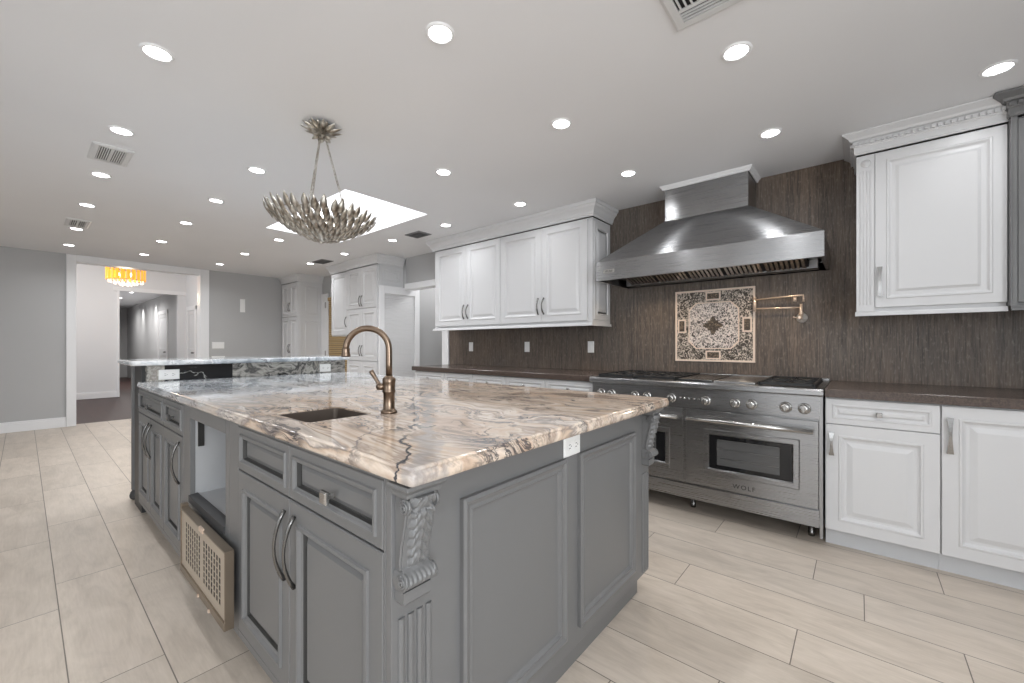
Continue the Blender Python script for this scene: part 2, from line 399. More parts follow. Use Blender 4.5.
# left wall with the wide cased opening
bm = B(); box(bm, LX-.16, LX, -3.5, .397, 0, H-.001); box(bm, LX-.16, LX, 2.086, 3.7, 0, H-.001); struct('wall_left', bm, 'grey_wall')
bm = B(); box(bm, LX-.18, LX+.018, .398, .497, 0, H-.002); box(bm, LX-.18, LX+.018, 1.957, 2.085, 0, H-.002); box(bm, LX-.18, LX+.018, .4975, 1.9565, 2.364, H-.002)
box(bm, LX+.0185, LX+.026, .398, .412, 0, H-.003)
struct('trim_2', bm, 'trim', bevel=.003)
def baseboard(name, segs):
    bm = B()
    for x0, x1, y0, y1 in segs:
        box(bm, x0, x1, y0, y1, 0, .115)
        dx = .006 if (x1-x0) < (y1-y0) else 0; dy = .006 if dx == 0 else 0
        box(bm, x0, x1-dx, y0+dy, y1, .1155, .14)
    return struct(name, bm, 'trim', bevel=.003)
baseboard('baseboard_left', [(LX+.0005, LX+.018, -3.4, .396), (LX+.0005, LX+.018, 2.087, 3.2)])
# walls behind and beside the camera, with windows added for the fill lights
def wall_with_windows(name, horizontal, c, thick, a0, a1, wins):
    bm = B()
    def bx(u0, u1, z0, z1):
        if horizontal: box(bm, u0, u1, c-thick, c, z0, z1)
        else: box(bm, c, c+thick, u0, u1, z0, z1)
    cur = a0
    for w0, w1, z0, z1 in wins:
        bx(cur, w0, 0, H-.001); bx(w0, w1, 0, z0); bx(w0, w1, z1, H-.001); cur = w1
    bx(cur, a1, 0, H-.001)
    struct(name, bm, 'grey_wall')
wall_with_windows('wall_front', True, -3.3, .12, LX, 2.5, [(-5.9, -3.3, .6, 2.3), (-1.9, .7, .6, 2.3)])
wall_with_windows('wall_right', False, 2.3, .12, -3.3, WY, [(-2.0, .2, .6, 2.3)])
def winframe(name, horizontal, c, a0, a1, z0, z1):
    bm = B()
    def bx(u0, u1, q0, q1, t=.05):
        if horizontal: box(bm, u0, u1, c-t/2, c+t/2, q0, q1)
        else: box(bm, c-t/2, c+t/2, u0, u1, q0, q1)
    bx(a0, a1, z0, z0+.05); bx(a0, a1, z1-.05, z1); bx(a0, a0+.05, z0+.05, z1-.05); bx(a1-.05, a1, z0+.05, z1-.05)
    mid = (a0+a1)/2; bx(mid-.025, mid+.025, z0+.05, z1-.05, .04)
    struct(name, bm, 'trim')
winframe('added_window_1', True, -3.33, -5.9, -3.3, .6, 2.3); winframe('added_window_2', True, -3.33, -1.9, .7, .6, 2.3); winframe('added_window_3', False, 2.34, -2.0, .2, .6, 2.3)  # made-up windows out of view, framing the added fill lights
# foyer and corridor beyond the opening
FX = -12.72
bm = B()
box(bm, FX-.12, FX, -2.6, 1.36, 0, 3.3)                       # wall facing the opening
box(bm, FX-.12, FX, 1.36, 2.44, 2.47, 3.3)                    # above the corridor mouth
box(bm, FX-.12, FX, 2.44, 2.60, 0, 3.3)
box(bm, FX+.001, -8.82, 2.60, 2.72, 0, 3.3)                   # foyer's right wall
box(bm, -8.82, -8.801, -2.6, .39, 0, 3.3); box(bm, -8.82, -8.801, .39, 2.59, 2.47, 3.3); box(bm, -8.82, -8.801, 2.09, 2.59, 0, 2.469)
struct('wall_foyer', bm, 'white_wall')
bm = B(); box(bm, FX, -8.82, -2.6, 2.7, 3.31, 3.36); box(bm, -20.4, FX-.121, 1.2, 2.6, 2.50, 2.54); struct('ceiling_foyer', bm, 'ceiling')
bm = B(); box(bm, -20.4, FX-.121, 2.44, 2.55, 0, 2.5); box(bm, -20.4, FX-.121, 1.22, 1.34, 0, 2.5); box(bm, -20.4, -20.3, 1.341, 2.439, 0, 2.5); struct('wall_corridor', bm, 'grey_wall')
baseboard('baseboard_foyer', [(FX+.0005, FX+.02, -2.5, 1.36)])
bm = B(); box(bm, FX+.001, FX+.03, 1.30, 2.6, 2.38, 2.47); box(bm, FX-.13, FX+.03, 1.361, 1.40, 0, 2.379); struct('trim_3', bm, 'trim', bevel=.003)
def cased_door(name, x0, x1, y, ztop, leafm='white', knob=True):
    o = bpy.data.objects.new(name, None); COL.objects.link(o); o.location = (x0, y, 0); o['kind'] = 'structure'
    w = x1-x0; bm = B(); box(bm, 0, .09, -.025, 0, 0, ztop); box(bm, w-.09, w, -.025, 0, 0, ztop); box(bm, 0, w, -.026, 0, ztop-.09, ztop+.01)
    mk('door_frame', bm, 'trim', o, .003)
    bm = B(); rect_profile(bm, .092, w-.092, .01, ztop*.47, -.012, [(0, 0), (.09, 0), (.10, .008), (.12, .008)], .01); rect_profile(bm, .092, w-.092, ztop*.472, ztop-.092, -.012, [(0, 0), (.09, 0), (.10, .008), (.12, .008)], .01)
    lf = mk('door_leaf', bm, leafm, o)
    bm = B(); lathe(bm, [(.006, 0), (.01, .01), (.02, .03), (.025, .05), (.015, .065)], seg=10, axis='y')
    bmesh.ops.scale(bm, vec=(1, -1, 1), verts=bm.verts); shift(bm, (w-.15, -.0125, .98)); mk('door_knob', bm, 'pewter', lf)
    return o
cased_door('door_1', -14.9, -13.75, 2.439, 2.08)
cased_door('door_3', -12.55, -11.75, 2.599, 2.08)
cased_door('door_4', -11.55, -10.5, 2.599, 2.40)
# open shuttered door beside the tall cabinet, seen face on; a tan blind in the back wall
o = bpy.data.objects.new('door_2', None); COL.objects.link(o); o.location = (-5.252, 3.275, 0); o.rotation_euler = (0, 0, PI/2); o['kind'] = 'structure'
bm = B(); w = .70; box(bm, 0, .08, -.03, 0, 0, 2.02); box(bm, w-.09, w, -.03, 0, 0, 2.02); box(bm, .08, w-.09, -.03, 0, 1.91, 2.02); box(bm, .08, w-.09, -.03, 0, 0, .18)
mk('door_frame', bm, 'trim', o, .004)
bm = B()
for k in range(72):
    z = .182+k*.024; prism(bm, [(-.006, z), (-.013, z+.004), (-.009, z+.023), (-.006, z+.023)], .081, w-.091, 'x')
mk('louvre_panel', bm, 'shutter', o)
bm = B(); box(bm, -7.86, -7.60, WY-.025, WY-.001, 0, 2.13); o = struct('door_5', bm, 'trim')
bm = B()
for z in (.95, 1.86, ): box(bm, -7.70, -7.66, WY-.034, WY-.0255, z, z+.11)
mk('hinge', bm, 'chrome', o)
t_ = thing('woven_blind', 'tan woven slat blind on back wall beneath small white upper cabinet', 'blind', (-7.2, WY-.002, 0))
bm = B()
for k in range(64): box(bm, -.38, .38, -.012-(k % 2)*.004, -.002, .45+k*.024, .45+k*.024+.02)
mk('slats', bm, 'tan', t_)
bm = B(); box(bm, -.39, .39, -.03, 0, 1.99, 2.05); mk('headrail', bm, 'tan', t_)

# ------------------------------------------------------------------ ceiling lights
def downlight(label, loc, power=True):
    t = thing('recessed_light', label, 'ceiling light', loc, 0)
    bm = B(); r0, r1 = .047, .062; seg = 28; lp = []
    for r, z in ((r0, 0), (r0, -.006), (r0+.006, -.008), (r1-.004, -.006), (r1, 0)): lp.append([(r*math.cos(2*PI*k/seg), r*math.sin(2*PI*k/seg), z) for k in range(seg)])
    rings(bm, lp, True, False, False, True); mk('trim_ring', bm, 'trim', t)
    bm = B(); lathe(bm, [(.0465, -.001), (.0465, -.0035), (.038, -.0045)], seg=24); mk('lens', bm, 'lamp', t)
    return t
rowsY = [(.385, 'left'), (1.12, 'second'), (2.035, 'third'), (2.95, 'range wall')]
colsX = [.50, -.415, -1.335, -2.385, -3.42, -4.42, -5.475, -6.685, -7.84]
grid = {0: [3, 4, 5, 6, 7, 8], 1: [2, 4, 5, 6, 7, 8], 2: [1, 2, 3, 6, 7, 8], 3: [0, 1, 2, 3, 4, 5, 7]}
names = {(0, 3): 'large bright recessed light at upper left, nearest of the far left row',
 (0, 4): 'recessed light just above the white ceiling vent at left', (0, 5): 'recessed light just below the larger left ceiling vent',
 (0, 6): 'recessed light just before the smaller left ceiling vent', (0, 7): 'recessed light just beyond the smaller left ceiling vent',
 (0, 8): 'recessed light above the left edge of the cased opening', (1, 2): 'big round recessed light at top centre of the ceiling',
 (1, 4): 'recessed light left of the leafy pendant, nearest of the row through it', (1, 5): 'second recessed light beyond the pendant in its row',
 (1, 6): 'third recessed light beyond the pendant in its row', (1, 7): 'fourth recessed light beyond the pendant in its row',
 (1, 8): 'farthest recessed light of the pendant row, above the amber chandelier', (2, 1): 'recessed light at upper right beside the ceiling vent cut by the frame',
 (2, 2): 'recessed light alone in mid ceiling, up and left of the range hood', (2, 3): 'recessed light right of the pendant beyond the skylight corner',
 (2, 6): 'recessed light beneath the pendant bowl on the left, beyond skylight', (2, 7): 'recessed light second beyond the skylight in its row',
 (2, 8): 'farthest recessed light beyond the skylight, near the grey wall', (3, 0): 'recessed light at far right above the right white wall cabinet',
 (3, 1): 'recessed light right of the hood chimney', (3, 2): 'recessed light left of the hood chimney',
 (3, 3): 'recessed light above the white wall cabinets left of the hood', (3, 4): 'recessed light near the left end of the white wall cabinets',
 (3, 5): 'recessed light between skylight and tall white pantry, near the dark square vent', (3, 7): 'recessed light in front of the far corner cabinet'}
proto = None
for r, cs in grid.items():
    for c in cs:
        loc = (colsX[c], rowsY[r][0], H)
        if proto is None: proto = downlight(names[(r, c)], loc)
        else: dup(proto, loc, None, names[(r, c)])
        area('downlight', (loc[0], loc[1], H-.012), (0, 0, 0), .1, .1, DOWN_W*(.6 if r == 3 and c < 4 else 1.25 if c > 4 else 1), (.96, .98, 1), 'DISK', 150)
dup(proto, (-6.72, 2.97+.02, H), None, 'recessed light beside the far dark square vent').location = (-5.6, 2.95, H)
for x, y in ((1.45, 1.12), (.5, 1.12), (.5, .2), (1.45, -.9), (-1.3, -.9), (-1.3, -2.2)):
    area('downlight', (x, y, H-.012), (0, 0, 0), .1, .1, DOWN_W, (.96, .98, 1), 'DISK', 150)
for x, lab in ((-14.1, 'nearer recessed light in the corridor ceiling'), (-16.0, 'farther recessed light in the corridor ceiling')):
    dup(proto, (x, 1.78, 2.5), None, lab)
for x in (-14.6, -16.0, -18.0): area('corridor_light', (x, 1.7, 2.47), (0, 0, 0), .12, .12, 15, (1, .98, .96), 'DISK', 160)
for x in (-15.3, -17.2): area('wall_washer', (x, 2.3, 2.47), (0, 0, 0), .06, .06, 4, (1, .98, .95), 'DISK', 75)
for y in (-.6, .9): area('foyer_top_fill', (-10.8, y, 3.25), (0, 0, 0), .5, .5, 16, (.98, .99, 1))  # fill lights added above the foyer, no fixtures modelled

# ------------------------------------------------------------------ ceiling vents
def vent(label, x0, x1, y0, y1, m='vent_white', slats=12, along='x', border=.035):
    t = thing('ceiling_vent', label, 'vent', ((x0+x1)/2, (y0+y1)/2, H)); a, b = (x1-x0)/2, (y1-y0)/2
    bm = B()
    rings(bm, [[(-a, -b, 0), (a, -b, 0), (a, b, 0), (-a, b, 0)], [(-a, -b, -.004), (a, -b, -.004), (a, b, -.004), (-a, b, -.004)],
               [(-a+.012, -b+.012, -.011), (a-.012, -b+.012, -.011), (a-.012, b-.012, -.011), (-a+.012, b-.012, -.011)],
               [(-a+border, -b+border, -.011), (a-border, -b+border, -.011), (a-border, b-border, -.011), (-a+border, b-border, -.011)],
               [(-a+border, -b+border, -.002), (a-border, -b+border, -.002), (a-border, b-border, -.002), (-a+border, b-border, -.002)]], True, False, False)
    mk('frame', bm, m, t)
    bm = B(); box(bm, -a+border, a-border, -b+border, b-border, -.002, -.0012); mk('duct_shade', bm, 'darkgap', t)  # near-black plate painted as the shade inside the duct, no hole behind
    bm = B(); A, C_ = a-border, b-border
    for k in range(slats):
        if along == 'y':
            x = -A+(k+.5)*2*A/slats; box(bm, x-.0028, x+.0028, -C_, C_*.55, -.0105, -.003)
        else:
            y = -C_+(k+.5)*2*C_/slats; box(bm, -A*.98, A*.98, y-.0028, y+.0028, -.0105, -.003)
    box(bm, -A, A, C_*.56 if along == 'y' else -.003, C_*.64 if along == 'y' else .003, -.0108, -.003)
    if along == 'y':
        for k in range(3): box(bm, -A, A, C_*(.72+.1*k), C_*(.75+.1*k), -.0105, -.003)
    mk('louvres', bm, m, t)
    return t
vent('white rectangular ceiling vent with dark slots, the larger one at left', -4.08, -3.73, .285, .487, slats=12, along='x')
vent('smaller-looking white ceiling vent farther down the left ceiling', -6.56, -6.17, .285, .468, slats=8, along='x')
t_ = vent('white ceiling vent at the top edge, cut by the frame', -.575, -.20, 1.35, 1.745, slats=14, along='y', border=.04)
vent('dark grey square vent beside the pantry end of the skylight', -4.10, -3.83, 2.90, 3.09, 'vent_dark', 6, border=.02)
vent('far dark grey vent in front of the corner cabinet', -6.56, -6.21, 2.91, 3.10, 'vent_dark', 6, border=.02)

# ------------------------------------------------------------------ pulls, doors
DOORP = [(0, .002), (.002, 0), (.058, 0), (.062, -.004), (.070, -.004), (.076, .004), (.084, .009), (.096, .009), (.118, .001), (.122, 0)]
DRAWP = [(0, .002), (.002, 0), (.030, 0), (.033, -.003), (.039, -.003), (.043, .004), (.049, .007), (.055, .007), (.062, .001), (.064, 0)]
FLATP = [(0, .003), (.0025, 0), (.056, 0), (.058, -.007), (.066, -.008), (.070, -.002), (.072, .002), (.078, .004), (.080, .005), (.082, .015), (.088, .016), (.100, .007), (.104, .007)]   # island: recessed flat field
IDRWP = [(0, .003), (.0025, 0), (.024, 0), (.026, -.006), (.033, -.006), (.037, .001), (.042, .003), (.043, .015), (.047, .016), (.060, .011)]
def scaled(p, s): return [(i*s, d) for i, d in p]
def front(name, x0, x1, z0, z1, yf, parent, m, prof, back=.02):
    s = min(1, min(x1-x0, z1-z0)*.46/max(i for i, d in prof))
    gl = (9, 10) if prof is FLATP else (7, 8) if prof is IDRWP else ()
    bm = B(); rect_profile(bm, x0, x1, z0, z1, yf, scaled(prof, s), back, gl); return mk(name, bm, [m, 'groove'] if gl else m, parent)
def bow_pull(parent, x, y, z0, z1, out=.032, r=.0055, m='chrome', sweep=0, horiz=False):
    bm = B(); n = 11; pts = []; rad = []
    for i in range(n):
        u = i/(n-1); a = math.sin(PI*u)
        if horiz: pts.append((z0+(z1-z0)*u, y-.003-out*a, x))
        else: pts.append((x+sweep*a, y-.003-out*a**.8, z0+(z1-z0)*u))
        rad.append(r*(1.25-.4*a))
    tube(bm, pts, rad, 8); return mk('handle', bm, m, parent)
def strap_pull(parent, x, y, z0, z1, m='pull_metal'):
    """flat pull, waisted in the middle, on two short posts"""
    bm = B(); n = 9; lp = []
    for i in range(n):
        u = i/(n-1); w = .0062+.0062*abs(2*u-1)**1.6; d = .020+.006*math.sin(PI*u)
        z = z0+(z1-z0)*u; lp.append([(x-w, y-d, z), (x+w, y-d, z), (x+w, y-d+.005, z), (x-w, y-d+.005, z)])
    rings(bm, lp)
    for z in (z0+.012, z1-.012): box(bm, x-.006, x+.006, y-.019, y-.0005, z-.006, z+.006)
    return mk('handle', bm, m, parent)
def square_knob(parent, x, y, z, s=.016, m='chrome', name='knob'):
    bm = B(); box(bm, x-.006, x+.006, y-.02, y-.0005, z-.006, z+.006)
    rings(bm, [[(x-s*q, y-d, z-s*q), (x+s*q, y-d, z-s*q), (x+s*q, y-d, z+s*q), (x-s*q, y-d, z+s*q)] for q, d in ((.8, .019), (1, .022), (1, .028), (.75, .032))])
    return mk(name, bm, m, parent, .001)

# ------------------------------------------------------------------ crown moulding helper (profile along a path)
CROWN = [(0, 0), (.010, 0), (.010, .012), (.018, .020), (.022, .040), (.038, .062), (.052, .074), (.058, .090), (.068, .094), (.072, .108), (.072, .1195), (0, .1195)]
def crown_run(bm, path, z, prof=CROWN):
    """path: plan points; profile projects to the right-hand side of travel; mitred"""
    P = [Vector((x, y)) for x, y in path]; loops = []
    for i, p in enumerate(P):
        d0 = (P[i]-P[i-1]).normalized() if i > 0 else (P[1]-P[0]).normalized()
        d1 = (P[i+1]-P[i]).normalized() if i < len(P)-1 else d0
        n0 = Vector((d0.y, -d0.x)); n1 = Vector((d1.y, -d1.x)); n = (n0+n1); n = n/ (n.length_squared/2) if n.length > 1e-6 else n0
        loops.append([(p.x+n.x*o, p.y+n.y*o, z+h) for o, h in prof])
    rings(bm, loops)

# ------------------------------------------------------------------ wall cabinets left of the hood
UF = 3.33
def wall_cabinet(label, x0, x1, doors, side=None):
    t = thing('wall_cabinet', label, 'cabinet', (x0, WY, 1.37)); w = x1-x0; d = WY-UF-.0225
    bm = B(); box(bm, 0, w, -d, -.001, 0, .965); mk('body', bm, 'white', t)
    for a, b, hside in doors:
        dr = front('door', a-x0+.0015, b-x0-.0015, .022, .957, -d-.0215, t, 'white', DOORP)
        hx = (b-x0-.035) if hside > 0 else (a-x0+.035)
        bow_pull(dr, hx, -d-.0215, .10, .262, .030, .007, 'pewter', sweep=.006*hside)
    return t
g = 'white wall cabinets left of the hood'
A_ = wall_cabinet('white two-door wall cabinet, left one of the pair left of the hood', -4.09, -2.9755, [(-4.05, -3.507, 1), (-3.507, -2.9765, -1)])
B_ = wall_cabinet('white two-door wall cabinet, the one nearer the range hood', -2.9745, -1.861, [(-2.9725, -2.426, 1), (-2.426, -1.905, -1)])
bm = B(); rect_profile(bm, .02, .33, .03, .93, 0, scaled(DOORP, .75), .008); rotz(bm, PI/2); shift(bm, (2.9745-1.861+.008, -.345, 0)); mk('side_panel', bm, 'white', B_)
t_ = thing('crown_moulding', 'white crown moulding along the top of cabinets left of the hood', 'moulding', (-2.975, WY, 2.34))
bm = B(); crown_run(bm, [(-4.10, WY-.001), (-4.10, UF-.004), (-1.845, UF-.004), (-1.845, WY-.001)], 2.3355, [(o, h*1.07) for o, h in CROWN]); mk('moulding', bm, 'white', t_, world=True)
t_ = thing('light_rail', 'white light rail strip under the cabinets left of the hood', 'moulding', (-2.975, UF, 1.345))
bm = B(); prism(bm, [(UF-.008, 1.343), (UF+.02, 1.343), (UF+.02, 1.369), (UF+.001, 1.369), (UF-.004, 1.360)], -4.10, -1.85, 'x'); prism(bm, [(-1.87, 1.343), (-1.845, 1.343), (-1.850, 1.369), (-1.87, 1.369)], UF+.0205, WY-.001, 'y'); mk('rail', bm, 'white', t_, world=True)

# right wall cabinet
t_ = thing('wall_cabinet', 'white one-door wall cabinet with fluted stile at right of the hood', 'cabinet', (-.012, WY, 1.37))
d = WY-UF-.0225
bm = B(); box(bm, 0, .609, -d, -.001, 0, .965); mk('body', bm, 'white', t_)
dr = front('door', .086, .609, .022, .957, -d-.0215, t_, 'white', [(0, .002), (.002, 0), (.050, 0), (.054, -.004), (.062, -.003), (.070, .005), (.076, .007), (.092, .006), (.106, -.001), (.110, -.001)])
strap_pull(dr, .108, -d-.0215, .085, .265)
bm = B(); box(bm, .0, .084, -d-.0215, -d-.0002, .0, .957)
for k in range(4): bx0 = .014+k*.0155; prism(bm, [(bx0, -d-.0216), (bx0+.005, -d-.0255), (bx0+.010, -d-.0216)], .04, .86, 'z')
box(bm, .012, .076, -d-.024, -d-.0216, .875, .94); lathe(bm, [(.024, -d-.0241), (.022, -d-.028), (.010, -d-.026), (.008, -d-.031)], (.044, 0, .907), 12, 'y')
mk('fluted_stile', bm, 'white', t_)
CR2 = [(0, 0), (.006, 0), (.006, .004), (.010, .008), (.010, .042), (.016, .048), (.016, .074), (.030, .079), (.036, .090), (.052, .101), (.060, .107), (.066, .111), (.066, .1195), (0, .1195)]
t_ = thing('crown_moulding', 'white dentil crown moulding on top of the right white wall cabinet', 'moulding', (.3, WY, 2.345))
bm = B(); crown_run(bm, [(-.014, WY-.001), (-.014, UF-.004), (.598, UF-.004)], 2.3355, [(o, h*1.07) for o, h in CR2]); mk('moulding', bm, 'white', t_, world=True)
bm = B()
for k in range(24): x = -.025+k*.026; box(bm, x, x+.015, UF-.033, UF-.0202, 2.391, 2.410)
for k in range(13): y = UF+.0+k*.028; box(bm, -.043, -.0302, y, y+.015, 2.391, 2.410)
mk('dentils', bm, 'white', t_, world=True)
t_ = thing('light_rail', 'white light rail strip under the right white wall cabinet', 'moulding', (.3, UF, 1.345))
bm = B(); prism(bm, [(UF-.008, 1.343), (UF+.02, 1.343), (UF+.02, 1.369), (UF+.001, 1.369), (UF-.004, 1.360)], -.018, .598, 'x'); mk('rail', bm, 'white', t_, world=True)
# dark grey wall cabinet at the frame edge
GF = 3.285
t_ = thing('wall_cabinet', 'dark grey wall cabinet cut off by the right edge of the photo', 'cabinet', (.60, WY, 1.355))
bm = B(); box(bm, .0, .70, GF-WY+.0225, -.001, .015, .985); mk('body', bm, 'grey', t_)
bm = B(); box(bm, .0, .022, GF-WY, GF-WY+.022, .015, .985); box(bm, .006, .016, GF-WY-.004, GF-WY-.0002, .03, .97); mk('stile', bm, 'grey', t_)
dr = front('door', .024, .70, .03, .97, GF-WY, t_, 'grey', DOORP)
strap_pull(dr, .66, GF-WY, .09, .27)
bm = B(); crown_run(bm, [(.001, -.001), (.001, GF-WY), (.70, GF-WY)], .986, [(o*1.0, h) for o, h in CR2]); mk('crown', bm, 'grey', t_)
bm = B()
for k in range(24): x = -.01+k*.03; box(bm, x, x+.016, GF-WY-.028, GF-WY-.0162, 1.038, 1.056)
mk('dentils', bm, 'grey', t_)
bm = B(); crown_run(bm, [(.0, GF-WY), (.70, GF-WY)], -.012, [(0, 0), (.012, 0), (.010, .012), (.004, .018), (0, .026)]); mk('light_rail', bm, 'grey', t_)

# ------------------------------------------------------------------ base cabinets and counters on the range wall
BF = 2.985   # door faces
def base_cabinet(label, x0, x1, layout, kick_to=None):
    t = thing('base_cabinet', label, 'cabinet', (x0, WY, 0)); w = x1-x0; yb = BF-WY+.0215
    bm = B(); box(bm, 0, w, yb, -.001, .105, .864); mk('body', bm, 'white', t)
    bm = B(); box(bm, 0, w, yb+.055, -.02, 0, .1045); mk('toe_kick', bm, 'kick_white', t)
    yf = BF-WY
    if 'drawer' in layout:
        dw = front('drawer', .002, w-.002, .716, .858, yf, t, 'white', DRAWP)
        square_knob(dw, w/2, yf+.004, .787, .013)
        z1 = .712
    else: z1 = .858
    if 'door' in layout:
        dr = front('door', .002, w-.002, .108, z1, yf, t, 'white', DOORP)
        strap_pull(dr, .030, yf, z1-.175 if 'drawer' in layout else z1-.235, z1-.045 if 'drawer' in layout else z1-.055)
    return t
base_cabinet('white base cabinet with drawer and door right beside the range', -.150, .3165, ('drawer', 'door'))
base_cabinet('white base cabinet with one tall door at the right edge', .3175, .80, ('door',))
xs = [-4.03, -3.49, -3.045, -2.60, -2.13, -1.633]
labs = ['white base cabinet at the doorway end of the left counter', 'second white base cabinet from the doorway end of left counter', 'middle white base cabinet of the five left of the range',
        'white base cabinet second from the range on its left', 'white base cabinet directly left of the range']
for i in range(5): base_cabinet(labs[i], xs[i]+.0005, xs[i+1]-.0005, ('drawer', 'door'))
def counter(label, x0, x1, name='countertop'):
    bm = B(); prism(bm, [(2.965, .866), (WY-.001, .866), (WY-.001, .914), (2.969, .914), (2.965, .910)], x0, x1, 'x')
    return tag(mk(name, bm, 'brown_counter', bevel=.002), label, 'countertop')
counter('dark brown stone countertop right of the range', -.150, 1.3)
counter('long dark brown stone countertop left of the range', -4.05, -1.632)

# ------------------------------------------------------------------ range
RX0, RX1, RF = -1.627, -.157, 2.93
t_ = R_ = thing('range_cooker', 'wide stainless steel range with two ovens against the brown tiled wall', 'stove', ((RX0+RX1)/2, RF, 0))
hw = (RX1-RX0)/2
bm = B(); box(bm, -hw, hw, .022, .745, .115, .872); box(bm, -hw, -hw+.014, .0, .022, .115, .872); box(bm, hw-.014, hw, .0, .022, .06, .872); mk('body', bm, 'steel_rough', R_)
bm = B(); prism(bm, [(-.045, .882), (-.045, .905), (-.037, .914), (.70, .914), (.70, .872), (-.02, .872), (-.036, .874)], -hw-.004, hw+.004, 'x'); mk('top_rail', bm, 'steel', R_, .002)
bm = B(); box(bm, -hw+.0145, hw-.0145, .0, .0215, .737, .871); mk('control_panel', bm, 'steel', R_, .002)
bm = B(); box(bm, -hw, hw, .70, .745, .9145, .930); mk('rear_riser', bm, 'steel', R_, .002)
bm = B(); box(bm, -hw+.0145, hw-.0145, .008, .0215, .115, .212); mk('kick_panel', bm, 'steel', R_, .002)
cx = (RX0+RX1)/2
def oven(x0, x1, win, wordmark):
    f = R_; a, b = x0-cx, x1-cx
    bm = B(); wx0, wx1, wz0, wz1 = win[0]-cx, win[1]-cx, win[2], win[3]
    lp = []
    for (i, dd) in ((None, .0215), (0, .002), (.002, 0)):
        i = 0 if i is None else i
        lp.append([(a+i, dd, .222+i), (b-i, dd, .222+i), (b-i, dd, .727-i), (a+i, dd, .727-i)])
    for i, dd in ((.040, 0), (.035, -.006), (.010, -.006), (.002, .004)): lp.append([(wx0-i, dd, wz0-i), (wx1+i, dd, wz0-i), (wx1+i, dd, wz1+i), (wx0-i, dd, wz1+i)])
    rings(bm, lp, True, True, False); dr = mk('oven_door', bm, 'steel', f)
    bm = B(); box(bm, wx0-.002, wx1+.002, .004, .010, wz0-.002, wz1+.002); wn = mk('oven_window', bm, 'black_glass', dr)
    if wx1-wx0 > .3:
        bm = B(); box(bm, wx0+.045, wx1-.06, .0025, .0038, wz0+.025, wz1-.025)
        mk('inner_glass', bm, mat('oven_interior', (.09, .09, .09), .12), dr)
        bm = B()
        for k in range(3): z = wz0+.07+.06*k; box(bm, wx0+.05, wx1-.065, .0015, .0024, z, z+.003)
        mk('rack_line', bm, mat('oven_rack', (.22, .22, .22), .3, 1), dr)
    bm = B(); tube(bm, [(a+.015, -.052, .672), (b-.022, -.052, .672)], .0155, 14)
    for x in (a+.035, b-.045):
        box(bm, x-.012, x+.012, -.050, -.0005, .662, .682)
    mk('handle', bm, 'chrome', dr)
    if wordmark:
        bm = text_bm('WOLF', .040, .0008, 1.25); shift(bm, ((a+b)/2-.015, -.0008, .262)); mk('nameplate', bm, 'letter', dr)
oven(-1.610, -.928, (-1.40, -1.055, .34, .545), False)
oven(-.905, -.176, (-.758, -.305, .355, .570), True)
bm = B(); box(bm, -.926-cx, -.907-cx, .004, .0215, .222, .727); mk('centre_stile', bm, 'steel', R_)
def knob(x, z, parent, s=1.12):
    bm = B(); lathe(bm, [(.029*s, -.0005), (.029*s, -.006), (.024*s, -.008), (.021*s, -.010), (.020*s, -.034), (.018*s, -.040), (.010*s, -.041)], (x, 0, z), 20, 'y')
    box(bm, x-.004, x+.004, -.052, -.040, z-.018, z+.018); return mk('knob', bm, 'chrome', parent)
for x in (-1.545, -1.457, -1.27, -1.18, -1.003, -.779, -.605, -.512, -.334, -.243): knob(x-cx, .795, R_)
for k in range(5):
    bm = B(); lathe(bm, [(.008, -.0005), (.0075, -.008), (.005, -.010)], (-.945+k*.03-cx, 0, .80), 10, 'y'); mk('button', bm, 'chrome', R_)
for x in (-1.57, -.91, -.222):
    for y in (.17, .68):
        bm = B(); lathe(bm, [(.014, .003), (.018, .006), (.018, .03), (.015, .034), (.015, .1145)], (x-cx, y, 0), 12); mk('leg', bm, 'pewter', R_)
def grate(x0, x1):
    a, b = x0-cx, x1-cx
    bm = B(); y0, y1 = .03, .62; z0, z1 = .922, .938; w = .006
    for y in (y0, (y0+y1)/2, y1): box(bm, a, b, y-w, y+w, z0, z1)
    for x in (a, b): box(bm, x-w, x+w, y0-w, y1+w, z0-.0065, z1)
    for yc in ((y0*3+y1)/4, (y0+y1*3)/4):
        xc = (a+b)/2
        for k in range(8):
            an = k*PI/4; c_, s_ = math.cos(an), math.sin(an); L = .14
            tube(bm, [(xc+c_*.03, yc+s_*.03, z1-.006), (xc+c_*L, yc+s_*L, z1-.006)], .0055, 6)
    mk('grate', bm, 'black_iron', R_)
    bm = B()
    for yc in ((y0*3+y1)/4, (y0+y1*3)/4): lathe(bm, [(.05, .9155), (.05, .922), (.035, .927), (.015, .929)], ((a+b)/2, yc, 0), 16)
    mk('burner', bm, 'black_iron', R_)
for a_, b_ in ((-hw+.03, -.987-cx), (-.49-cx, hw-.03)):
    bm = B(); box(bm, a_, b_, .0, .65, .9142, .9155); mk('burner_tray', bm, 'black_iron', R_)
grate(-1.58, -1.30); grate(-1.285, -.995); grate(-.475, -.20)
bm = B(); box(bm, -.975-cx, -.75-cx, .03, .62, .9145, .930); mk('griddle', bm, mat('griddle_steel', (.12, .12, .12), .25, 1), R_, .003)
bm = B(); box(bm, -.74-cx, -.50-cx, .03, .62, .9145, .928); mk('charbroiler_cover', bm, 'steel', R_, .003)

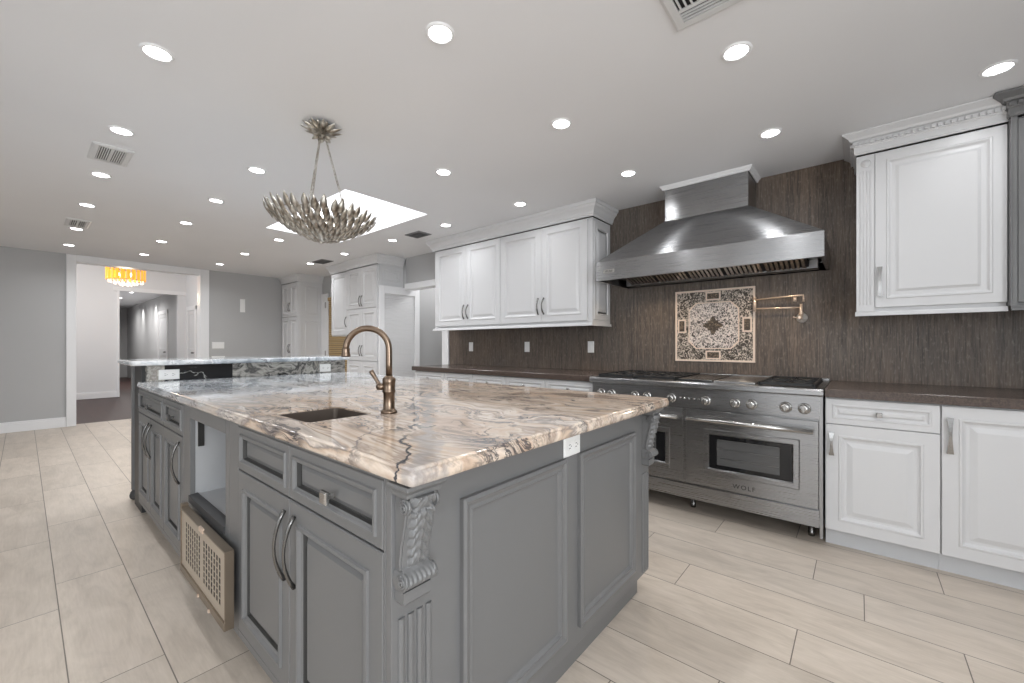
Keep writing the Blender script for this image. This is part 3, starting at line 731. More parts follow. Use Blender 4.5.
# ------------------------------------------------------------------ hood
HX0, HX1, HFY = -1.69, -.159, 3.10
t_ = K_ = thing('range_hood', 'large tapered stainless steel range hood over the cooker', 'range hood', ((HX0+HX1)/2, WY, 1.70))
hw2 = (HX1-HX0)/2; dep = WY-HFY; cc = (HX0+HX1)/2
bm = B()
def rc(x0, x1, y0, z): return [(x0, y0, z), (x1, y0, z), (x1, -.001, z), (x0, -.001, z)]
rings(bm, [rc(-hw2, hw2, -dep, .0), rc(-hw2, hw2, -dep, .155), rc(-1.225-cc, -.612-cc, -.30, .480)], True, False, True)
# returned bottom edge
rings(bm, [rc(-hw2, hw2, -dep, .0), rc(-hw2+.02, hw2-.02, -dep+.02, .0), rc(-hw2+.02, hw2-.02, -dep+.02, .06)], True, False, False)
mk('canopy', bm, 'steel', K_, fix=True)
bm = B(); box(bm, -1.22-cc, -.617-cc, -.298, -.0015, .4815, H-1.70-.002); mk('chimney_cover', bm, 'steel', K_)
bm = B(); box(bm, -hw2+.021, hw2-.021, -dep+.021, -.002, .062, .066); mk('soffit', bm, 'steel_rough', K_)
for k in range(5):
    bm = B(); x0 = -hw2+.12+k*.262
    for j in range(8): prism(bm, [(-dep+.28, .058), (-dep+.45, .006), (-dep+.45, .012), (-dep+.28, .0615)], x0+j*.031, x0+j*.031+.019, 'x')
    prism(bm, [(-dep+.27, .050), (-dep+.279, .050), (-dep+.279, .0615), (-dep+.27, .0615)], x0-.006, x0+.242, 'x'); prism(bm, [(-dep+.451, .002), (-dep+.46, .002), (-dep+.46, .014), (-dep+.451, .014)], x0-.006, x0+.242, 'x')
    mk('baffle_filter', bm, 'chrome', K_)
bm = B(); box(bm, -hw2+.06, hw2-.06, -.135, -.03, .004, .0615); mk('grease_tray', bm, 'steel_rough', K_)
bm = B(); prism(bm, [(-dep+.281, .0616), (-dep+.46, .016), (-dep+.46, .0618)], -hw2+.11, hw2-.11, 'x'); mk('filter_housing', bm, 'darkgap', K_)
bm = B(); box(bm, -1.62-cc, -1.52-cc, -dep-.0025, -dep-.0004, .055, .088); o = mk('badge', bm, 'chrome', K_)
bm = text_bm('WOLF', .022, .0006, 1.1); shift(bm, (-1.57-cc, -dep-.0032, .0715)); mk('badge_lettering', bm, 'letter', o)
bm = B(); crown_run(bm, [(-1.225, WY-.001), (-1.225, 3.398), (-.612, 3.398), (-.612, WY-.001)], H-.034, [(.0, 0), (.010, .002), (.014, .014), (.026, .026), (.028, .033), (0, .033)]); struct('trim_4', bm, 'trim')
# warm lamps of the hood
for x in (-1.35, -.5): area('hood_lamp', (x, 3.42, 1.725), (math.radians(-12), 0, 0), .07, .07, 1.6, (1, .80, .58), 'DISK', 150)

# ------------------------------------------------------------------ mosaic medallion
t_ = thing('mosaic_panel', 'square cream and black mosaic panel on brown tile above the range', 'wall art', (-.926, WY, 1.327))
bm = B(); box(bm, -.292, .292, -.010, -.001, -.286, .286); mk('field', bm, 'mosaic_corner', t_)
bm = B(); s = .306; q = .290; e = .301; f_ = .285
box(bm, -s, s, -.016, -.001, f_, e); box(bm, -s, s, -.016, -.001, -e, -f_); box(bm, -s, -q, -.016, -.001, -f_, f_); box(bm, q, s, -.016, -.001, -f_, f_); mk('border', bm, 'grout_cream', t_, .002)
def octo(a, c, y): return [(-a+c, y, -a), (a-c, y, -a), (a, y, -a+c), (a, y, a-c), (a-c, y, a), (-a+c, y, a), (-a, y, a-c), (-a, y, -a+c)]
bm = B(); rings(bm, [octo(.195, .06, -.0102), octo(.195, .06, -.015), octo(.186, .057, -.015), octo(.186, .057, -.0102)], True, False, False); mk('octagon_band', bm, 'grout_cream', t_)
bm = B(); rings(bm, [octo(.185, .056, -.0102), octo(.185, .056, -.012)]); mk('centre_field', bm, 'mosaic', t_)
bm = B()
for k in range(8):
    a = k*PI/4+PI/4*0; r = .082 if k % 2 == 0 else .058
    pts = []
    for j in range(9):
        u = j/8; w = .022*math.sin(PI*u); pts.append((u*r, w))
    for j in range(7, 0, -1):
        u = j/8; w = -.022*math.sin(PI*u); pts.append((u*r, w))
    P3 = [(x*math.cos(a)-y*math.sin(a), x*math.sin(a)+y*math.cos(a)) for x, y in pts]
    prism(bm, P3, -.0150-.0002*k, -.0121, 'y')
mk('rosette', bm, 'mosaic_brown', t_)
for (x, z, w, h) in ((0, .245, .058, .036), (0, -.245, .058, .036), (-.250, 0, .034, .058), (.250, 0, .034, .058)):
    bm = B()
    for x0, x1, z0, z1 in ((x-w, x+w, z+h-.012, z+h), (x-w, x+w, z-h, z-h+.012), (x-w, x-w+.012, z-h+.012, z+h-.012), (x+w-.012, x+w, z-h+.012, z+h-.012)): box(bm, x0, x1, -.015, -.0101, z0, z1)
    fr = mk('cartouche_frame', bm, 'grout_cream', t_)
    bm = B(); box(bm, x-w+.013, x+w-.013, -.013, -.0101, z-h+.013, z+h-.013); mk('cartouche_inset', bm, 'mosaic_brown', fr)

# pot filler
t_ = thing('pot_filler', 'pale brass folding pot filler tap right of the mosaic panel', 'tap', (-.322, WY, 1.365))
bm = B(); lathe(bm, [(.034, -.001), (.036, -.005), (.030, -.012), (.012, -.016), (.010, -.05)], (0, 0, 0), 24, 'y'); mk('wall_flange', bm, mat('pale_nickel', (.72, .68, .64), .35, .5), t_)
bm = B(); tube(bm, [(0, -.045, -.012), (0, -.045, .10)], .010, 12); lathe(bm, [(.014, .018), (.014, .035)], (0, -.045, 0), 12); mk('upright', bm, 'pale_brass', t_)
bm = B(); tube(bm, [(-.004, -.045, .075), (-.29, -.045, .080)], .006, 10); lathe(bm, [(.012, .06), (.012, .17)], (-.297, -.045, 0), 12); mk('lower_arm', bm, 'pale_brass', t_)
bm = B(); tube(bm, [(-.29, -.045, .150), (-.02, -.070, .160), (.015, -.072, .160), (.017, -.072, .135), (.017, -.072, .112)], .006, 10); lathe(bm, [(.011, .118), (.011, .150)], (-.035, -.071, 0), 10); mk('upper_arm', bm, 'pale_brass', t_)
bm = B(); tube(bm, [(-.02, -.056, -.004), (-.045, -.075, .005)], .005, 8); lathe(bm, [(.009, -.06), (.009, -.045)], (-.01, 0, 0), 10, 'y'); mk('valve_lever', bm, 'pale_brass', t_)

# ------------------------------------------------------------------ outlets and switches
def plate(label, loc, rz, w=.07, h=.115, kind='rocker', name='wall_outlet', cat='outlet'):
    t = thing(name, label, cat, loc, rz)
    bm = B(); rings(bm, [[(-w/2+i, d, -h/2+i), (w/2-i, d, -h/2+i), (w/2-i, d, h/2-i), (-w/2+i, d, h/2-i)] for i, d in ((0, -.0008), (0, -.004), (.004, -.007))]); mk('cover_plate', bm, 'plate', t)
    if kind == 'rocker':
        n = max(1, round(w/.05)-0) if w > .1 else 1
        for k in range(n):
            x = (k-(n-1)/2)*.046; bm = B(); rings(bm, [[(x-.015+i, d, -h*.28+i), (x+.015-i, d, -h*.28+i), (x+.015-i, d, h*.28-i), (x-.015+i, d, h*.28-i)] for i, d in ((0, -.0072), (.001, -.0095))]); mk('rocker', bm, 'plate', t)
    elif kind == 'duplex_h':
        for x in (-.021, .021):
            bm = B(); lathe(bm, [(.015, -.0072), (.0145, -.0085)], (x, 0, 0), 16, 'y'); s_ = mk('socket', bm, 'plate', t)
            bm = B()
            for z in (-.006, .006): box(bm, x-.006, x+.004, -.0092, -.0086, z-.0012, z+.0012)
            lathe(bm, [(.0022, -.0086), (.0022, -.0092)], (x+.009, 0, 0), 8, 'y'); mk('slots', bm, 'slot', s_)
    return t
plate('white outlet plate on brown tile nearest the doorway', (-3.80, WY, 1.142), 0)
plate('white outlet plate on brown tile, middle of three under the cabinets', (-2.89, WY, 1.144), 0)
plate('white outlet plate on brown tile nearest the range', (-2.072, WY, 1.145), 0)
plate('wide white switch plate on the grey wall right of the opening', (LX, 2.22, 1.16), PI/2, .18, .115, 'rocker', 'light_switch', 'switch')
plate('white plate low on the grey wall just above the raised bar', (LX, 2.22, .93), PI/2, .20, .08, 'rocker', 'light_switch', 'switch')
plate('tall narrow white plate high on the grey wall', (LX, 2.595, 1.885), PI/2, .08, .24, 'blank', 'wall_control', 'switch')

# ------------------------------------------------------------------ island
IX, IY, IY1 = -.777, .515, 1.945     # near end face, door side face, far side
ICB = .873                            # underside of the stone
def pull_island(par, x, y, z0, z1, s=0): return bow_pull(par, x, y, z0, z1, .030, .0055, 'pewter', sweep=s)
def island_unit(label, x0, x1, y1=None, name='island_cabinet'):
    t = thing(name, label, 'cabinet', (x0, IY, 0)); return t
# near unit: two drawers over two doors
U1 = island_unit('grey island cabinet with two drawers and two doors nearest the camera', -1.865, IX)
x0 = -1.865
bm = B(); box(bm, 0, IX-.0225-x0, .0215, IY1-IY-.0225, .085, ICB-.230); box(bm, 0, IX-.0225-x0, .0215, .04, ICB-.2295, ICB-.001); box(bm, 0, .02, .0405, IY1-IY-.0225, ICB-.2295, ICB-.001)
mk('body', bm, 'grey', U1)
bm = B(); box(bm, 0, -.7995-x0, .085, IY1-IY-.08, 0, .0845); mk('toe_kick', bm, 'grey', U1)
bm = B(); box(bm, .0, .103, 0, .0212, .085, ICB-.001); box(bm, -.805-x0, IX-.0225-x0, 0, .0212, .085, ICB-.001); box(bm, .1035, -.8055-x0, .0, .0212, .866, ICB-.001); box(bm, .1035, -.8055-x0, 0, .0212, .085, .112); mk('face_frame', bm, 'grey', U1, .0015)
for a, b in ((-1.760, -1.3035), (-1.3005, -.808)):
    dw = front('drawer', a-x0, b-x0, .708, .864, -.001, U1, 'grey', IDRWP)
    if a > -1.5: square_knob(dw, (a+b)/2-x0+.01, .006, .775, .017)
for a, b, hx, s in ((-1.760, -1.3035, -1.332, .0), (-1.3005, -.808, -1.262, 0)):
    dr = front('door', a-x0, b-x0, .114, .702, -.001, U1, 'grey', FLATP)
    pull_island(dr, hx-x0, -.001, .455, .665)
# open bay
U2 = island_unit('open appliance bay in the grey island between the door cabinets', -2.555, -1.866)
x0 = -2.555; w = .689; a, b, z0, z1 = -2.447-x0, -1.868-x0-.04, .447, .815
a, b = .108, .645
bm = B(); box(bm, 0, a, 0, .0212, .085, ICB-.001); box(bm, b, w-.001, 0, .0212, .085, ICB-.001); box(bm, a, b, 0, .0212, z1, ICB-.001); box(bm, a, b, 0, .0212, .085, z0); mk('face_frame', bm, 'grey', U2, .0015)
bm = B(); box(bm, a-.015, a-.0003, .0215, .60, z0-.02, z1+.02); box(bm, b+.0003, b+.015, .0215, .60, z0-.02, z1+.02); box(bm, a, b, .0215, .60, z0-.015, z0-.0005); box(bm, a, b, .0215, .60, z1+.0005, z1+.015); box(bm, a-.015, b+.015, .6005, .615, z0-.02, z1+.02); mk('bay_lining', bm, 'niche', U2)
bm = B(); box(bm, a+.0005, a+.008, .03, .055, z1-.14, z1-.01); mk('mounting_strip', bm, 'pewter', U2)
bm = B(); prism(bm, [(-.006, z0-.030), (-.001, z0-.030), (-.001, z0+.0005), (.03, z0+.0005), (.03, z0+.006), (-.006, z0+.002)], a+.001, b-.001, 'x'); mk('bay_sill', bm, 'kick_grey', U2)
bm = B(); box(bm, 0, w-.001, .085, .6, 0, .0845); mk('toe_kick', bm, 'kick_grey', U2)
bm = B(); box(bm, 0, w-.001, .62, IY1-IY-.0225, .085, ICB-.001); mk('rear_body', bm, 'grey', U2)
# far unit: three doors, two drawers
U3 = island_unit('grey island cabinet with three doors under the raised bar end', -3.795, -2.556)
x0 = -3.795
bm = B(); box(bm, 0, 1.238, .0215, IY1-IY-.0225, .085, ICB-.001); mk('body', bm, 'grey', U3)
bm = B(); box(bm, 0, 1.238, .085, IY1-IY-.08, 0, .0845); mk('toe_kick', bm, 'kick_grey', U3)
bm = B(); box(bm, 0, 1.238, 0, .0212, .866, ICB-.001); box(bm, 0, 1.238, 0, .0212, .085, .112); box(bm, 1.215, 1.238, 0, .0212, .1125, .8655); mk('face_frame', bm, 'grey', U3, .001)
for a, b in ((-3.792, -3.02), (-3.017, -2.582)):
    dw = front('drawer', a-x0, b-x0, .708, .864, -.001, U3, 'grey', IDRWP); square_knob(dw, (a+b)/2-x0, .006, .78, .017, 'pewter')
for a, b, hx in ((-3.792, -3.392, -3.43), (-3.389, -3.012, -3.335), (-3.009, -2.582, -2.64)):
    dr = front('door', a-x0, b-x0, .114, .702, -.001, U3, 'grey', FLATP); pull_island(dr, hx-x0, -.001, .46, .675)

# perforated panel leaning under the bay
t_ = thing('perforated_panel', 'beige perforated metal panel leaning below the open island bay', 'panel', (-2.372, .470, .0))
bm = B(); pw = .625; z0, z1 = .165, .412
nx, nz = 15, 7; gx0, gx1, gz0, gz1 = .06, pw-.05, z0+.035, z1-.035
# sheet with real round-ish holes: grid of cells, each an octagonal ring
xs_ = [gx0+(gx1-gx0)*i/nx for i in range(nx+1)]; zs_ = [gz0+(gz1-gz0)*i/nz for i in range(nz+1)]
V = {(i, j): bm.verts.new((xs_[i], 0, zs_[j])) for i in range(nx+1) for j in range(nz+1)}
for i in range(nx):
    for j in range(nz):
        c0 = [V[i, j], V[i+1, j], V[i+1, j+1], V[i, j+1]]
        if i == 7 : bm.faces.new(c0); continue
        xc, zc = (xs_[i]+xs_[i+1])/2, (zs_[j]+zs_[j+1])/2; r = .0112
        h_ = [bm.verts.new((xc+r*sx, 0, zc+r*sz)) for sx, sz in ((-1, -1), (1, -1), (1, 1), (-1, 1))]
        for k in range(4): bm.faces.new((c0[k], c0[(k+1) % 4], h_[(k+1) % 4], h_[k]))
def quad(*p): bm.faces.new([bm.verts.new(q) for q in p])
for q in (((0, z0), (pw, z0), (gx1, gz0), (gx0, gz0)), ((pw, z0), (pw, z1), (gx1, gz1), (gx1, gz0)), ((pw, z1), (0, z1), (gx0, gz1), (gx1, gz1)), ((0, z1), (0, z0), (gx0, gz0), (gx0, gz1))): quad(*[(x, 0, z) for x, z in q])
o = mk('perforated_sheet', bm, 'perf', t_); s_ = o.modifiers.new('solid', 'SOLIDIFY'); s_.thickness = .002; s_.offset = -1
bm = B(); box(bm, 0, pw, .012, .016, z0+.005, z1-.005); mk('backing', bm, 'darkgap', t_)
bm = B(); box(bm, -.006, pw+.006, -.004, .026, z1+.0005, z1+.008); box(bm, -.006, pw+.006, -.006, .026, z0-.030, z0-.0005); box(bm, -.007, -.0008, -.004, .026, z0-.03, z1+.008); box(bm, pw+.0008, pw+.008, -.004, .026, z0-.03, z1+.008); box(bm, -.035, -.0075, .0, .026, z0-.03, z1+.02); mk('edge_frame', bm, 'perf_frame', t_, .0015)
bm = B()
for x in (.30, .45): box(bm, x, x+.012, -.012, .0, z0-.03, z0-.02)
box(bm, .31, .36, -.008, .0, z1-.004, z1+.014); mk('clip', bm, 'pale_brass', t_)

# end panel facing the camera's right (local x = world y)
EP = thing('island_end_panel', 'grey panelled end of the island with carved corbels and fluted corners', 'cabinet panel', (IX, IY, 0), PI/2)
L = IY1-IY
bm = B(); box(bm, .0008, L, .0, .0215, .085, ICB-.001); mk('panel_board', bm, 'grey', EP, .0015)
FR = [(0, 0), (0, -.014), (.010, -.018), (.018, -.013), (.026, -.010), (.034, -.012), (.040, -.002), (.046, 0)]
for a, b, z0, z1 in ((.716-IY, 1.202-IY, .150, .775), (1.289-IY, 1.767-IY, .150, .775)):
    bm = B(); lp = [[(a+i, d-.0003, z0+i), (b-i, d-.0003, z0+i), (b-i, d-.0003, z1-i), (a+i, d-.0003, z1-i)] for i, d in FR]; rings(bm, lp, True, False, False); mk('panel_moulding', bm, 'grey', EP)
def pilaster(a, b, ztop):
    bm = B(); n = 4; p = (b-a)/n
    for k in range(n):
        xc = a+(k+.5)*p; r = p*.34
        prism(bm, [(xc+r*math.cos(PI*j/6), -.0003-r*.8*math.sin(PI*j/6)) for j in range(7)], .10, ztop, 'z')
    mk('fluting', bm, 'grey', EP)
pilaster(.528-IY, .628-IY, .560); pilaster(1.862-IY, 1.940-IY, .560)
def corbel(xc, wd):
    z1 = ICB-.002; Hh = .272; z0 = z1-Hh; h = wd/2
    bm = B()
    rings(bm, [[(xc-h-o, -.0005, z), (xc+h+o, -.0005, z), (xc+h+o, -d, z), (xc-h-o, -d, z)] for o, d, z in
               ((.000, .056, z1-.030), (.002, .058, z1-.024), (.002, .058, z1-.020), (.009, .070, z1-.010), (.011, .073, z1-.008), (.011, .073, z1))])
    cb = mk('corbel', bm, 'grey', EP, .001)
    bm = B(); rings(bm, [[(xc-h*.82-o, -.0005, z), (xc+h*.82+o, -.0005, z), (xc+h*.82+o, -d, z), (xc-h*.82-o, -d, z)] for o, d, z in
               ((-.012, .020, z0), (-.004, .030, z0+.004), (0, .034, z0+.010), (0, .034, z0+.034))]); mk('foot_block', bm, 'grey', cb)
    zb, zt = z0+.0345, z1-.0305
    def base(v):         # projection of the S curve, v=0 top .. 1 bottom
        if v < .78: return .050-.026*(1-math.cos(PI*v/.78))/2+.004*math.cos(PI*v/.16)*(v < .16)
        return .026+.022*math.sin(PI*(v-.78)/.22)**.8
    NU, NV = 36, 110; bm = B(); G = []
    for j in range(NV+1):
        v = j/NV; z = zt+(zb-zt)*v; row = []
        for i in range(NU+1):
            u = i/NU*2-1; au = abs(u); y = base(v)
            if v < .80:                        # leaf hanging down: stem, veined side lobes that turn outwards
                ph = v*8.5-au*1.5; saw = ph-math.floor(ph)
                half = (.88-.30*(v/.80)**1.5)*(.80+.20*math.sin(PI*saw))
                inside = max(0, min(1, (half-au)*9))*min(1, (.80-v)*14)
                rel = .0045+.0065*math.sin(PI*saw)**.55*(.4+.6*au)+.0035*math.exp(-(u/.10)**2)+.0018*math.cos(2*PI*(au*5-v*3))*au
                y += inside*rel*1.5
            else:                              # rolled lower leaf, ribs across the scroll
                y += .0045*abs(math.sin(PI*(u*3.5+.25*math.sin(v*20))))*math.sin(PI*(v-.80)/.20)
            wx = h*(.80 if v < .80 else .86+.10*math.sin(PI*(v-.80)/.20))
            row.append(bm.verts.new((xc+u*wx, -y, z)))
        G.append(row)
    for j in range(NV):
        for i in range(NU): f = bm.faces.new((G[j][i], G[j][i+1], G[j+1][i+1], G[j+1][i])); f.smooth = True
    Bk = [[bm.verts.new((G[j][k].co.x, -.0005, G[j][k].co.z)) for k in (0, NU)] for j in range(NV+1)]
    for j in range(NV):
        bm.faces.new((G[j][0], G[j+1][0], Bk[j+1][0], Bk[j][0])); bm.faces.new((G[j+1][NU], G[j][NU], Bk[j][1], Bk[j+1][1]))
    bm.faces.new([G[0][i] for i in range(NU, -1, -1)]+[Bk[0][0], Bk[0][1]]); bm.faces.new([G[NV][i] for i in range(NU+1)]+[Bk[NV][1], Bk[NV][0]])
    mk('acanthus_leaf', bm, 'grey', cb)
    bm = B(); box(bm, xc-h*.80, xc+h*.80, -.053, -.0005, zt-.004, zt); mk('neck', bm, 'grey', cb)
    for zc, yc, r in ((z1-.050, -.042, .017), (z0+.060, -.034, .016)):
        for sgn in (-1, 1):
            bm = B(); xs0 = xc+sgn*h*.84
            lathe(bm, [(r, xs0-.004), (r, xs0+.004)], (0, yc, zc), 20, 'x')
            mk('volute', bm, 'grey', cb)
            bm = B(); pts = []
            for k in range(30):
                a_ = PI/2+k/29*2.3*2*PI; rr_ = (r-.002)*(1-k/29*.85); pts.append((xs0+sgn*(.0045+.003*k/29), yc-rr_*math.cos(a_), zc+rr_*math.sin(a_)))
            tube(bm, pts, .0026, 6); mk('scroll', bm, 'grey', cb)
    for sgn in (-1, 1):                        # raised rim following the S on both flanks
        bm = B(); tube(bm, [(xc+sgn*h*.84, -base(v)+.004, zt+(zb-zt)*v) for v in [.12+.66*k/14 for k in range(15)]], [.0032]*15, 6); mk('side_rim', bm, 'grey', cb)
corbel(.561-IY, .090); corbel(1.898-IY, .080)
plate('white double outlet under the granite on the island end', (IX+.001, 1.245, .812), PI/2, .105, .070, 'duplex_h', 'wall_outlet')

# stone top with sink cut-out and ogee-ish edge
def rrect(x0, x1, y0, y1, r, n=6):
    P = []
    for cx_, cy_, a0 in ((x1-r, y0+r, -PI/2), (x1-r, y1-r, 0), (x0+r, y1-r, PI/2), (x0+r, y0+r, PI)):
        for k in range(n+1): a_ = a0+PI/2*k/n; P.append((cx_+r*math.cos(a_), cy_+r*math.sin(a_)))
    return P
def slab(name, x0, x1, y0, y1, z0, z1, r, hole=None, m='granite', prof=None, loc=None):
    bm = B(); t_ = z1-z0
    prof = prof or [(.012, 0), (.003, .12), (0, .35), (0, .62), (.002, .70), (.006, .74), (.007, .80), (.004, .86), (.006, .94), (.012, 1.0)]
    lp = [[(x, y, z0+t_*h) for x, y in rrect(x0+i, x1-i, y0+i, y1-i, max(.002, r-i))] for i, h in prof]
    Ls = rings(bm, lp, True, False, False, True)
    def cap(L, z, up):
        edges = [bm.edges.get((L[i], L[(i+1) % len(L)])) for i in range(len(L))]; HL = None
        if hole:
            hp = rrect(*hole, .018, 5); HL = [bm.verts.new((x, y, z)) for x, y in hp]
            edges += [bm.edges.new((HL[i], HL[(i+1) % len(HL)])) for i in range(len(HL))]
        bmesh.ops.triangle_fill(bm, use_beauty=True, edges=edges); return HL
    a = cap(Ls[-1], z1, 1); b = cap(Ls[0], z0, 0)
    if hole:
        for i in range(len(a)):
            j = (i+1) % len(a); bm.faces.new((a[i], a[j], b[j], b[i]))
    return mk(name, bm, m)
SINK = (-1.628, -1.358, .592, .826)
o = slab('countertop', -3.765, -.685, .50, 1.975, ICB, .914, .016, SINK)
tag(o, 'large swirled beige and blue-grey granite island countertop', 'countertop')
# sink
t_ = thing('prep_sink', 'small dark square undermount sink in the island top', 'sink', (-1.493, .709, ICB))
bm = B(); hx, hy = .1352, .1172
def rr2(i, z): return [(x, y, z) for x, y in rrect(-hx+i, hx-i, -hy+i, hy-i, max(.01, .020-i))]
rings(bm, [rr2(-.02, -.001), rr2(.0025, .036), rr2(.0025, -.004), rr2(.0035, -.02), rr2(.006, -.06), rr2(.008, -.165), rr2(.03, -.185), rr2(.10, -.188)][1:], True, False, True, True)
mk('bowl', bm, mat('bronze_sink', (.13, .105, .088), .4, .5), t_)
bm = B(); lathe(bm, [(.03, -.1875), (.028, -.184), (.012, -.1855)], (0, 0, 0), 18); mk('drain', bm, 'pewter', t_)

# faucet
F_ = thing('faucet', 'antique bronze gooseneck faucet beside the island sink', 'tap', (-1.327, .871, .914))
dx, dy = -.707*.0775, -.707*.0775
bm = B(); lathe(bm, [(.029, .0005), (.030, .006), (.027, .010), (.023, .014), (.0205, .018), (.0205, .074), (.0235, .078), (.0235, .083), (.021, .087), (.0225, .110), (.0235, .114), (.0235, .128), (.017, .133), (.014, .138)], seg=24); mk('base', bm, 'brass', F_)
bm = B(); pts = [(0, 0, .136), (0, 0, .18), (0, 0, .235)]
for k in range(1, 15):
    a_ = PI*k/14*1.02; pts.append((dx*(1-math.cos(a_)), dy*(1-math.cos(a_)), .235+.0775*math.sin(a_)))
tube(bm, pts, .0115, 16); mk('spout', bm, 'brass', F_)
bm = B(); e = Vector(pts[-1]); lathe(bm, [(.0125, .012), (.0145, .008), (.0135, .0), (.015, -.008), (.0165, -.014), (.0165, -.020), (.012, -.021)], (e.x, e.y, e.z-.002), 20); mk('aerator', bm, 'brass', F_)
bm = B(); rx, ry = -.765, -.644
lathe(bm, [(.0, -.016), (.014, -.012), (.019, 0), (.014, .012), (.0, .016)][1:4], (rx*.030, ry*.030, .098), 16)
tube(bm, [(rx*.012, ry*.012, .098), (rx*.034, ry*.034, .100), (rx*.044, ry*.044, .118), (rx*.062, ry*.062, .148), (rx*.067, ry*.067, .156)], [.013, .010, .0065, .0085, .0095], 12); mk('lever_handle', bm, 'brass', F_)

# raised bar
t_ = BW = thing('bar_wall', 'panelled grey bar support at the far end of the island', 'bar', (-3.80, IY+.015, 0))
bm = B(); box(bm, -.27, -.001, 0, 1.42, .0, 1.024); mk('wall_body', bm, 'charcoal', BW)
bm = B(); box(bm, -.40, -.365, -.004, .05, .075, 1.024); mk('post', bm, 'grey', BW, .004)
bm = B(); box(bm, -.364, -.271, .012, .03, .09, 1.024); mk('end_board', bm, 'charcoal', BW)
bm = B(); lathe(bm, [(.030, .002), (.042, .012), (.045, .035), (.040, .055), (.030, .070), (.026, .0745)], (-.39, .03, 0), 12); mk('post_foot', bm, 'kick_grey', BW)
bm = B(); box(bm, -3.764, -3.722, .545, 1.965, .9145, 1.024); tag(mk('bar_riser', bm, 'granite_bar'), 'black and white swirled stone riser below the raised bar top', 'backsplash')
o = slab('bar_countertop', -4.26, -3.66, .455, 2.0, 1.025, 1.058, .04, None, 'granite', [(.008, 0), (0, .3), (0, .75), (.006, 1)]); tag(o, 'thin raised granite bar top at the far end of the island', 'countertop')
plate('white outlet plate at the left end of the black bar riser', (-3.7215, .665, .957), PI/2, .115, .070, 'duplex_h', 'wall_outlet')
plate('white outlet plate at the right end of the swirled bar riser', (-3.7215, 1.775, .957), PI/2, .10, .070, 'duplex_h', 'wall_outlet')

# ------------------------------------------------------------------ tall cabinets at the far end
def tall(label, x0, x1, yf, z0, z1, rows, ncol, side, name='tall_cabinet', cat='cabinet', ends='LR'):
    t = thing(name, label, cat, (x0, WY, z0)); w = x1-x0; d = WY-yf-.0215
    bm = B(); box(bm, 0, w, -d, -.001, 0, z1-z0); mk('body', bm, 'white', t)
    for (a, b, hz) in rows:
        for k in range(ncol):
            xa = .02+(w-.04)*k/ncol; xb = .02+(w-.04)*(k+1)/ncol
            dr = front('door', xa+.0015, xb-.0015, a-z0, b-z0, -d-.021, t, 'white', DOORP)
            if hz is not None:
                hx = (xb-.03) if k == 0 else (xa+.03)
                bow_pull(dr, hx, -d-.021, hz-z0, hz+.16-z0, .028, .006, 'pewter')
    if side:
        bm = B(); n = len(side)
        for a, b in side: rect_profile(bm, .02, d-.01, a-z0, b-z0, 0, scaled(DOORP, .8), .006)
        rotz(bm, PI/2); shift(bm, (w+.0065, -d, 0)); mk('side_panel', bm, 'white', t)
    path = ([(0, -.001)] if 'L' in ends else [])+[(0, -d-.021), (w, -d-.021)]+([(w, -.001)] if 'R' in ends else [])
    bm = B(); crown_run(bm, path, z1-z0+.0005, [(o*.85, h*(H-z1-.002)/.1195) for o, h in CROWN]); mk('crown', bm, 'white', t)
    return t
tall('tall white pantry cabinet with paired doors left of the doorway', -6.155, -5.268, 3.27, 0, 2.335, [(1.715, 2.325, 1.745), (.93, 1.705, 1.0), (.12, .92, None)], 2, [(2.05, 2.32), (.1, 2.03)], ends='R')
tall('small white upper cabinet left of the tall pantry', -6.72, -6.157, 3.30, 1.31, 2.335, [(1.33, 2.325, 1.45)], 1, None, 'wall_cabinet', ends='L')
tall('tall white corner cabinet against the grey wall', -8.62, -7.865, 3.25, 0, 2.335, [(1.70, 2.325, 1.80), (.12, 1.69, 1.02)], 2, [(1.68, 2.32), (.1, 1.66)], ends='R')

# ------------------------------------------------------------------ leafy pendant
PD = thing('leaf_pendant', 'silver leaf bowl pendant light hung on three chains over the island', 'pendant light', (-2.43, 1.14, H))
def leaf(bm, base, out, up, ln, wd, bend=0.0, fold=.3):
    """pointed leaf: base point, growth direction 'out' bending towards 'up'"""
    base, out, up = Vector(base), Vector(out).normalized(), Vector(up).normalized(); side = out.cross(up).normalized()
    n = 6; prev = None
    for i in range(n+1):
        u = i/n; w = wd*math.sin(PI*(u**.85)*.97+.03*PI)**.8 if i < n else 0.0002
        w = max(w, .0012) if i < n else .0003
        c = base+out*ln*u+up*(bend*ln*u*u); nrm = up
        a, m_, b = bm.verts.new(c-side*w+nrm*w*fold), bm.verts.new(c), bm.verts.new(c+side*w+nrm*w*fold)
        if prev:
            for q in ((prev[0], prev[1], m_, a), (prev[1], prev[2], b, m_)):
                f = bm.faces.new(q); f.smooth = True
        prev = (a, m_, b)
RB, DB, ZB = .31, .150, -.690
TILT = Matrix.Rotation(math.radians(3.0), 3, Vector((-.644, .765, 0)))
def mer(r): return ZB+DB*(r/RB)**1.7
bm = B()
